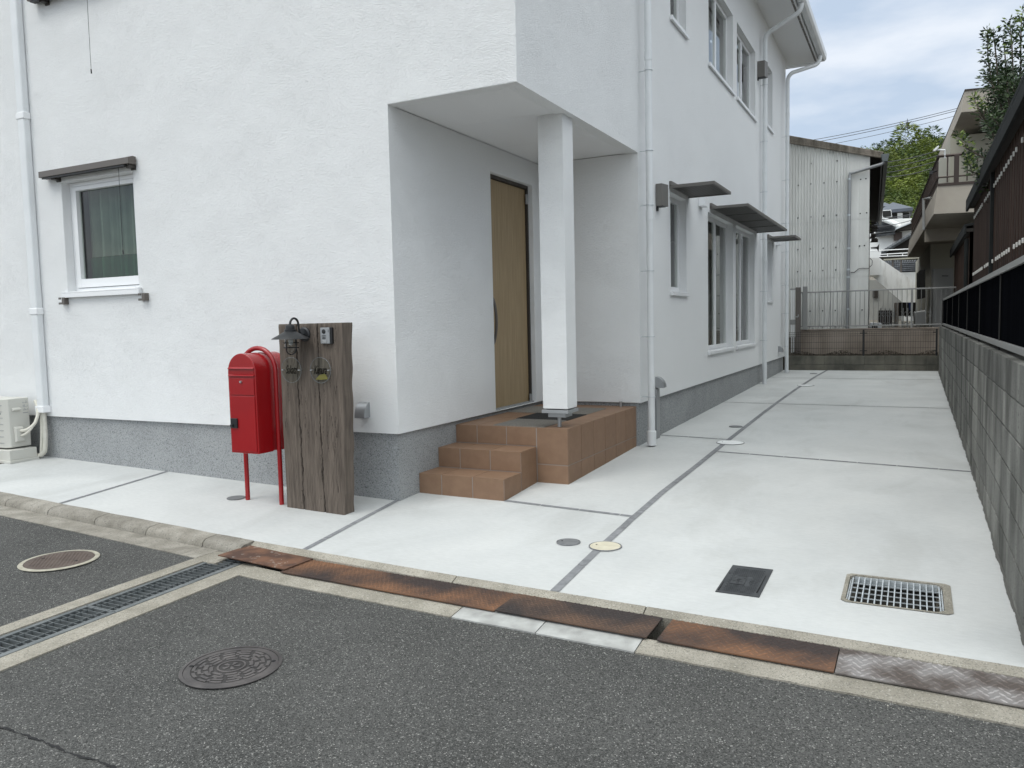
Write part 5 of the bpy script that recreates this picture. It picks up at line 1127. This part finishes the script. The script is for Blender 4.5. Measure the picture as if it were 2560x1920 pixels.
MB().prism([nb(2174, 807, 23), nb(2204, 807, 23), nb(2204, 840, 23), nb(2174, 840, 23)], NV*.3).build('casing', m_white, t, bevel=.02)
for k in range(3): MB().prism([nb(2180+k*5.2, 813, 22.98), nb(2183.5+k*5.2, 813, 22.98), nb(2183.5+k*5.2, 820, 22.98), nb(2180+k*5.2, 820, 22.98)], NV*.01).build('grille', m_dark, t)
# ---------- hillside houses
def tiled_slope(b, P0, P1, P2, P3, rows, cols, th=.06):
    # corrugated tile rows between the lower edge P0-P1 and the upper edge P3-P2
    P0, P1, P2, P3 = (np.array(p, float) for p in (P0, P1, P2, P3)); nn = np.cross(P1-P0, P3-P0); nn /= np.linalg.norm(nn)
    if nn[2] < 0: nn = -nn
    for r in range(rows):
        for c in range(cols):
            b.cur = rnd.random(); q = [(c/cols, r/rows), ((c+.55)/cols, r/rows), ((c+1)/cols, r/rows), ((c+1)/cols, (r+1.05)/rows), ((c+.55)/cols, (r+1.05)/rows), (c/cols, (r+1.05)/rows)]
            hs = [0, th, 0, -th*.2, th*.7, -th*.2]; pts = []
            for (s, v), h in zip(q, hs): v = min(v, 1); pts.append((P0*(1-s)+P1*s)*(1-v)+(P3*(1-s)+P2*s)*v+nn*(h+.02+.04*(1-(v*rows-r))))
            o = len(b.v); b.v += [tuple(p) for p in pts]; b.f += [[o, o+1, o+4, o+5], [o+1, o+2, o+3, o+4]]; b.t += [b.cur]*2
    b.prism([P0-nn*.02, P1-nn*.02, P2-nn*.02, P3-nn*.02], -nn*.12)
J = K
# blue-slate roofed house
D1 = 58
h = thing('hillside_house', tuple(nb(2250, 560, D1+2)), 'white and grey house with a blue slate hipped roof below the bamboo hill', 'house')
ap = nb(2232, 505.5, D1+4); e1, e2 = nb(2195, 527, D1), nb(2283, 518.5, D1); e3 = e1+NV*8; e4 = e2+NV*8
b = MB(); b.add([e1, e2, e4, e3, ap], [(0, 1, 4), (1, 2, 4), (2, 3, 4), (3, 0, 4), (0, 3, 2, 1)]); b.add([p-np.array([0, 0, .18]) for p in (e1, e2, e4, e3)]+[e1, e2, e4, e3], [(0, 1, 5, 4), (1, 2, 6, 5), (2, 3, 7, 6), (3, 0, 4, 7), (0, 3, 2, 1)]); b.build('roof', m_slate, h)
ap2 = nb(2212, 506, D1+9); b = MB(); f1, f2 = nb(2170, 517, D1+4), nb(2236, 515, D1+4); b.add([f1, f2, f2+NV*8, f1+NV*8, ap2], [(0, 1, 4), (1, 2, 4), (2, 3, 4), (3, 0, 4), (0, 3, 2, 1)]); b.build('roof', m_slate, h)
MB().prism([nb(2229, 526.5, D1+.6), nb(2275, 523.5, D1+.6), nb(2275, 560, D1+.6), nb(2229, 562, D1+.6)], NV*6).build('wall', m_whitewall, h)
MB().prism([nb(2228, 532.5, D1+.55), nb(2274, 530.5, D1+.55), nb(2274, 547.5, D1+.55), nb(2229, 549, D1+.55)], NV*.2).build('wall_band', m_darkframe, h)
MB().prism([nb(2243.5, 532.5, D1+.5), nb(2256.5, 532, D1+.5), nb(2256.5, 547.5, D1+.5), nb(2243.5, 548, D1+.5)], NV*.1).build('shutter', m_whitewall, h)
MB().prism([nb(2190, 549, D1-1), nb(2290, 545, D1-1), nb(2290, 575, D1-1), nb(2190, 580, D1-1)], NV*1).build('garden_wall', m_whitewall, h)
h = thing('hillside_house', tuple(nb(2215, 560, 50)), 'white dormer gable with a grey panel beside the warehouse eaves', 'house')
MB().prism([nb(2206, 525.5, 50), nb(2228, 524, 50), nb(2230.5, 542, 50), nb(2206, 546, 50)], NV*3).build('dormer', m_whitewall, h)
MB().prism([nb(2207, 527.5, 49.9), nb(2226.5, 526, 49.9), nb(2228.5, 540, 49.9), nb(2207, 543, 49.9)], NV*.1).build('panel', m_darkframe, h)
# tile-roofed house in the middle
D2 = 47
h = thing('tiled_house', tuple(nb(2230, 620, D2+2)), 'white walled house with grey tiled roofs between warehouse and beige house', 'house')
b = MB(); tiled_slope(b, nb(*J(60, 735), D2), nb(*J(395, 690), D2), nb(*J(425, 605), D2+2.5), nb(*J(60, 600), D2+2.5), 6, 15); b.build('lower_roof', m_tileroof, h)
b = MB(); tiled_slope(b, nb(*J(0, 660), D2+3), nb(*J(490, 580), D2+3), nb(*J(190, 455), D2+7), nb(*J(0, 440), D2+7), 9, 22); b.build('upper_roof', m_tileroof, h)
b = MB().tube([nb(*J(150, 452), D2+3), nb(*J(330, 520), D2+3), nb(*J(480, 590), D2+3)], .14, 8)
for k in range(12): q_ = k/11; b.tube([nb(150/6.914+2180+q_*330/6.914, 480+(446+q_*138)/6.914, D2+2.9), nb(150/6.914+2180+q_*330/6.914-1.6, 480+(462+q_*138)/6.914, D2+2.9)], .075, 6)
b.build('ridge', m_whitewall, h)
MB().prism([nb(*J(-40, 700), D2+.5), nb(*J(720, 640), D2+.5), nb(*J(720, 1400), D2+.5), nb(*J(-40, 1400), D2+.5)], NV*5).build('wall', m_whitewall, h)
MB().prism([nb(*J(375, 700), D2+.2), nb(*J(520, 690), D2+.2), nb(*J(520, 840), D2+.2), nb(*J(375, 838), D2+.2)], NV*.5).build('window', m_brownrail, h)
MB().prism([nb(*J(410, 640), D2-.4), nb(*J(720, 520), D2-.4), nb(*J(720, 625), D2-.4), nb(*J(410, 665), D2-.4)], NV*1.5).build('porch_roof', m_darkwood, h)
MB().prism([nb(*J(405, 632), D2-.5), nb(*J(720, 500), D2-.5), nb(*J(720, 520), D2-.5), nb(*J(410, 648), D2-.5)], NV*1.7).build('roof_edge', m_galv, h)
# gabled roof nearer
D3 = 41
h = thing('gabled_house', tuple(nb(2260, 660, D3+1)), 'dark gable end with a ridge of grey tiles behind the stair', 'house')
MB().prism([nb(*J(690, 760), D3), nb(*J(720, 1130), D3), nb(*J(130, 1120), D3), nb(*J(180, 1060), D3)], NV*6).build('gable', m_darkwood, h)
b = MB()
for k in range(26):
    q_ = k/25; u, v = 180+q_*520, 1050-q_*320; b.cur = rnd.random(); a_, c_ = nb(*J(u-12, v+6), D3-.25), nb(*J(u+20, v-22), D3-.25); b.tube([a_, c_], .075+.03*(k % 2), 6)
    b.tube([nb(*J(u, v+14), D3-.2), nb(*J(u, v+14), D3-.2)+NV*6], .06, 5)
b.build('verge_tiles', m_tileroof, h)
t = thing('white_railing', tuple(nb(2230, 640, 37)), 'thin white painted railing in front of the dark gable', 'railing')
for (a_, c_) in (((-40, 1020), (640, 985)), ((120, 1082), (640, 1052)), ((120, 1118), (640, 1098))): MB().tube([nb(*J(*a_), 37), nb(*J(*c_), 37)], .022, 6).build('rail', m_white, t)
for u in (530, 270): MB().tube([nb(*J(u, 1060), 37), nb(*J(u, 1110), 37)], .018, 6).build('post', m_white, t)
t = thing('carport', tuple(nb(2250, 670, 36)), 'beige beam and grey pantile roof behind the stair parapet', 'carport')
MB().prism([nb(*J(200, 1160), 36), nb(*J(890, 1115), 36), nb(*J(890, 1140), 36), nb(*J(200, 1178), 36)], NV*.3).build('beam', m_cream_w, t)
b = MB(); tiled_slope(b, nb(*J(470, 1400), 37), nb(*J(900, 1385), 37), nb(*J(900, 1190), 38.5), nb(*J(200, 1205), 38.5), 6, 16, .05); b.build('roof', m_tileroof, t)
MB().prism([nb(*J(190, 1160), 39.5), nb(*J(900, 1120), 39.5), nb(*J(900, 1420), 39.5), nb(*J(190, 1420), 39.5)], NV*.1).build('back', m_darkwood, t)
for u in (360, 505): p = nb(*J(u, 1170), 36.1); MB().box(p[0]-.03, p[0]+.03, p[1]-.03, p[1]+.03, nb(*J(u, 1390), 36.1)[2], p[2]).build('post', m_bronze, t)
# old lamp and pots beside the warehouse
t = thing('siren_horn', tuple(nb(2190, 620, 27)), 'small brown loudspeaker horn sticking out beside the warehouse', 'loudspeaker')
MB().tube([nb(*J(-20, 968), 27), nb(*J(80, 965), 27), nb(*J(100, 965), 27)], [.02, .03, .05], 8).tube([nb(*J(85, 965), 27), nb(*J(120, 965), 27)], [.03, .13], 10).build('horn', m_bronze, t)
b = MB()
for k in range(16): p = nb(2180+rnd.uniform(0, 9), 555+k*3.3, 24); b.tube([p-NU*.1, p+NU*rnd.uniform(.02, .1)], rnd.uniform(.015, .04), 6)
tag(b.build('meter_cluster', m_bronze_d), 'cluster of old cables and insulators on the warehouse side', 'cables')

# ---------- utility cables
def cable(u0, v0, u1, v1, D, label, sag=.3, r=.02):
    a, c = nb(u0, v0, D), nb(u1, v1, D+4); n = 14; pts = [a+(c-a)*k/n-np.array([0, 0, sag*4*(k/n)*(1-k/n)]) for k in range(n+1)]
    tag(MB().tube(pts, r, 5).build('overhead_cable', m_wire), label, 'cable', 'overhead cables')
cable(1960, 362, 2460, 253, 60, 'uppermost of the three thin cables against the clouds', .2)
cable(1960, 369, 2460, 258, 60, 'middle of the three thin cables against the clouds', .2)
cable(1960, 382, 2460, 270, 60, 'lowest of the three thin cables against the clouds', .2, .016)
t = tag(MB().tube([nb(2268.5, 297, 62), nb(2268.5, 327, 62)], .02, 5).tube([nb(2264, 306, 62), nb(2272, 305, 62)], .025, 5).tube([nb(2262, 319, 62), nb(2272, 317, 62)], .025, 5).build('cable_spacer', m_wire), 'small spacer hanging on the three cables', 'cable spacer')
for (a_, c_, l) in (((2150, 410), (2360, 371), 'first cable crossing the bamboo from above'), ((2150, 424), (2360, 383), 'second cable crossing the bamboo from above'), ((2150, 437), (2360, 396), 'third cable crossing the bamboo from above'), ((2200, 442), (2350, 412), 'lowest cable crossing the bamboo')): cable(*a_, *c_, 50, l, .2, .022)
for (a_, c_, l) in (((2196, 545), (2296, 531), 'upper dark cable in front of the white houses'), ((2196, 549), (2296, 534), 'middle dark cable in front of the white houses'), ((2190, 568), (2296, 545), 'lower dark cable in front of the white houses')): cable(*a_, *c_, 33, l, .05, .014)

# ---------- vegetation
def leaf_mesh(name, P, Dn, L, Wd, m, parent=None, tints=None, up=.3):
    """P (n,3) leaf bases, Dn (n,3) directions, L lengths, Wd widths -> folded diamond leaves"""
    n = len(P); rs = np.random.RandomState(3); Dn = Dn/np.linalg.norm(Dn, axis=1)[:, None]
    ref = rs.normal(size=(n, 3)); Sd = np.cross(Dn, ref); Sd /= np.linalg.norm(Sd, axis=1)[:, None]; L = np.asarray(L)[:, None]; Wd = np.asarray(Wd)[:, None]
    v = np.empty((n, 4, 3)); v[:, 0] = P; v[:, 1] = P+Dn*L*.45+Sd*Wd*.5; v[:, 2] = P+Dn*L; v[:, 3] = P+Dn*L*.45-Sd*Wd*.5
    me = bpy.data.meshes.new(name); me.vertices.add(n*4); me.vertices.foreach_set('co', v.reshape(-1)); me.loops.add(n*4); me.loops.foreach_set('vertex_index', np.arange(n*4)); me.polygons.add(n)
    me.polygons.foreach_set('loop_start', np.arange(n)*4); me.polygons.foreach_set('loop_total', np.full(n, 4)); me.update(calc_edges=True)
    at = me.attributes.new('tint', 'FLOAT', 'FACE'); at.data.foreach_set('value', (tints if tints is not None else rs.rand(n)).astype(float)); me.materials.append(m)
    o = bpy.data.objects.new(name, me); scene.collection.objects.link(o)
    if parent: attach(o, parent)
    return o
rs = np.random.RandomState(11)
# the evergreen shrub tree behind the shed roof : upright shoots traced as stems
DT = 11.0
tr = thing('evergreen_tree', tuple(nb(2530, 560, DT)*np.array([1, 1, 0])+np.array([0, 0, 1.0])), 'dark evergreen tree with upright leafy shoots above the brown shed', 'tree')
base = nb(2560, 520, DT+.3); stems = []
def stem(pts, D, dens, young=.0, spread=.10): stems.append(([nb(u, v, D+rnd.uniform(-.4, .4)) for u, v in pts], dens, young, spread))
stem([(2540, 470), (2490, 260), (2470, 150), (2468, 70)], DT, 230, .22); stem([(2535, 430), (2500, 250), (2488, 120), (2482, 75)], DT, 200, .18); stem([(2545, 430), (2520, 240), (2512, 130), (2508, 92)], DT, 170, .1)
stem([(2560, 430), (2535, 220), (2530, 120), (2524, 50)], DT, 210, .2); stem([(2565, 420), (2552, 200), (2552, 90), (2556, 28)], DT, 300, .35); stem([(2580, 400), (2575, 200), (2580, 60)], DT, 280, .3); stem([(2600, 400), (2600, 200), (2610, 60)], DT, 250, .3)
stem([(2520, 460), (2480, 330), (2445, 270), (2432, 240)], DT, 130, .55); stem([(2520, 470), (2470, 400), (2415, 370), (2396, 335)], DT, 110, .6); stem([(2500, 470), (2460, 440), (2430, 430), (2418, 380)], DT, 150, .35)
for k in range(46):
    u, v = rs.uniform(2452, 2600), rs.uniform(160, 460); u = max(u, 2462+(v-200)*-.04)
    stem([(2560+rs.uniform(-20, 40), v+90), ((u+2550)/2, v+40), (u, v)], DT+rs.uniform(-.3, .9), 150, .0, .2)
P, Dn, Ls, Ws, Yg = [], [], [], [], []
tb = MB().tube([(*nb(2570, 560, DT+.3)[:2], .9), nb(2568, 600, DT+.3), nb(2560, 480, DT+.2), nb(2555, 380, DT+.1)], [.09, .08, .05, .03], 8)
for pts, dens, yg, sp_ in stems:
    pts = [np.array(p) for p in pts]; tb.tube(pts, [.012]+[.008]*(len(pts)-2)+[.003], 5)
    seg = [np.linalg.norm(b_-a_) for a_, b_ in zip(pts, pts[1:])]; tot = sum(seg)
    for k in range(int(dens*1.9)):
        s = tot*(1-rs.rand()**1.0*.92); i = 0
        while i < len(seg)-1 and s > seg[i]: s -= seg[i]; i += 1
        q = pts[i]+(pts[i+1]-pts[i])*min(1, s/seg[i]); tip = (i+s/seg[i])/len(seg); d = rs.normal(size=3); d[2] = d[2]*.5+.35
        d /= np.linalg.norm(d); off = d*rs.rand()*sp_*(1.3-.8*tip); P.append(q+off); Dn.append(d); Ls.append(rs.uniform(.04, .07)); Ws.append(rs.uniform(.017, .027)); Yg.append(rs.rand() < yg and tip > .6)
P, Dn, Ls, Ws, Yg = map(np.array, (P, Dn, Ls, Ws, Yg)); m0 = ~Yg
cr_ = leaf_mesh('crown', P, Dn, Ls, Ws, m_leaf, tr); cr_.data.materials.append(m_leafy); cr_.data.polygons.foreach_set('material_index', Yg.astype(np.int32)); tb.build('trunk', m_bark, tr)
# bamboo hill : drooping plumes
P, Dn, Ls, Ws, T_ = [], [], [], [], []
def plume(p, size, tone, n):
    for k in range(n):
        a = rs.uniform(0, 2*math.pi); h_ = rs.rand(); r = size*(1-h_)**.7*.55; q = p+np.array([math.cos(a)*r, math.sin(a)*r, size*(h_*1.0-.5)]); d = np.array([math.cos(a), math.sin(a), .25-1.2*(1-h_)*rs.rand()])
        P.append(q); Dn.append(d+rs.normal(size=3)*.2); Ls.append(size*rs.uniform(.09, .17)); Ws.append(size*rs.uniform(.022, .036)); T_.append(np.clip(tone+rs.uniform(-.25, .25), 0, 1))
top = [(2195, 382), (2215, 372), (2240, 378), (2262, 352), (2275, 356), (2290, 374), (2305, 356), (2320, 350), (2340, 352), (2360, 365), (2400, 360), (2500, 350)]
tu = [a[0] for a in top]; tv = [a[1] for a in top]
for k in range(900):
    u = rs.uniform(2120, 2520); v = rs.uniform(362, 560); tvv = np.interp(u, tu, tv)
    if v < tvv+5: continue
    D = 92-(v-360)*.10+rs.uniform(-2, 2); plume(nb(u, v, D), rs.uniform(1.1, 2.6), rs.choice([.1, .35, .6, .9]), 170)
for (u, v, s, c_) in [(2262, 362, 2.6, .6), (2276, 364, 2.6, .5), (2240, 384, 1.8, .4), (2305, 372, 2.2, .7), (2330, 366, 2.4, .6), (2210, 384, 1.6, .5), (2188, 386, 1.4, .5), (2292, 384, 2.0, .3)]: plume(nb(u, v, 92), s*1.6, c_, 420)
P, Dn, Ls, Ws, T_ = map(np.array, (P, Dn, Ls, Ws, T_)); tag(leaf_mesh('bamboo_grove', P, Dn, Ls, Ws, m_bamboo, tints=T_), kind='stuff')
# dark round tree on the skyline of the hill
P, Dn = [], []; c_ = nb(2322, 366, 97); t = thing('round_tree', tuple(c_-np.array([0, 0, 4])), 'dark round-topped tree on the skyline of the bamboo hill', 'tree')
for k in range(2600):
    d = rs.normal(size=3); d /= np.linalg.norm(d); bump_ = 1+.18*math.sin(d[0]*6)*math.cos(d[2]*7+d[1]*4); P.append(c_+d*np.array([1.35, 1.1, 1.0])*bump_*rs.uniform(.7, 1)); Dn.append(d+rs.normal(size=3)*.6)
leaf_mesh('crown', np.array(P), np.array(Dn), np.full(len(P), .2), np.full(len(P), .11), m_leaf, t)
MB().tube([tuple(c_-np.array([0, 0, 5])), tuple(c_)], [.25, .1], 8).build('trunk', m_bark, t)
# wooded slope under the plumes
b = MB(); pts = [(2100, 380), (2200, 384), (2262, 366), (2330, 362), (2420, 366), (2560, 360)]
for (a_, c2) in zip(pts, pts[1:]):
    b.add([nb(a_[0], a_[1]+5, 97), nb(c2[0], c2[1]+5, 97), nb(c2[0], 575, 78), nb(a_[0], 575, 78)], [(0, 1, 2, 3)])
tag(b.build('hill', m_hill), kind='structure')
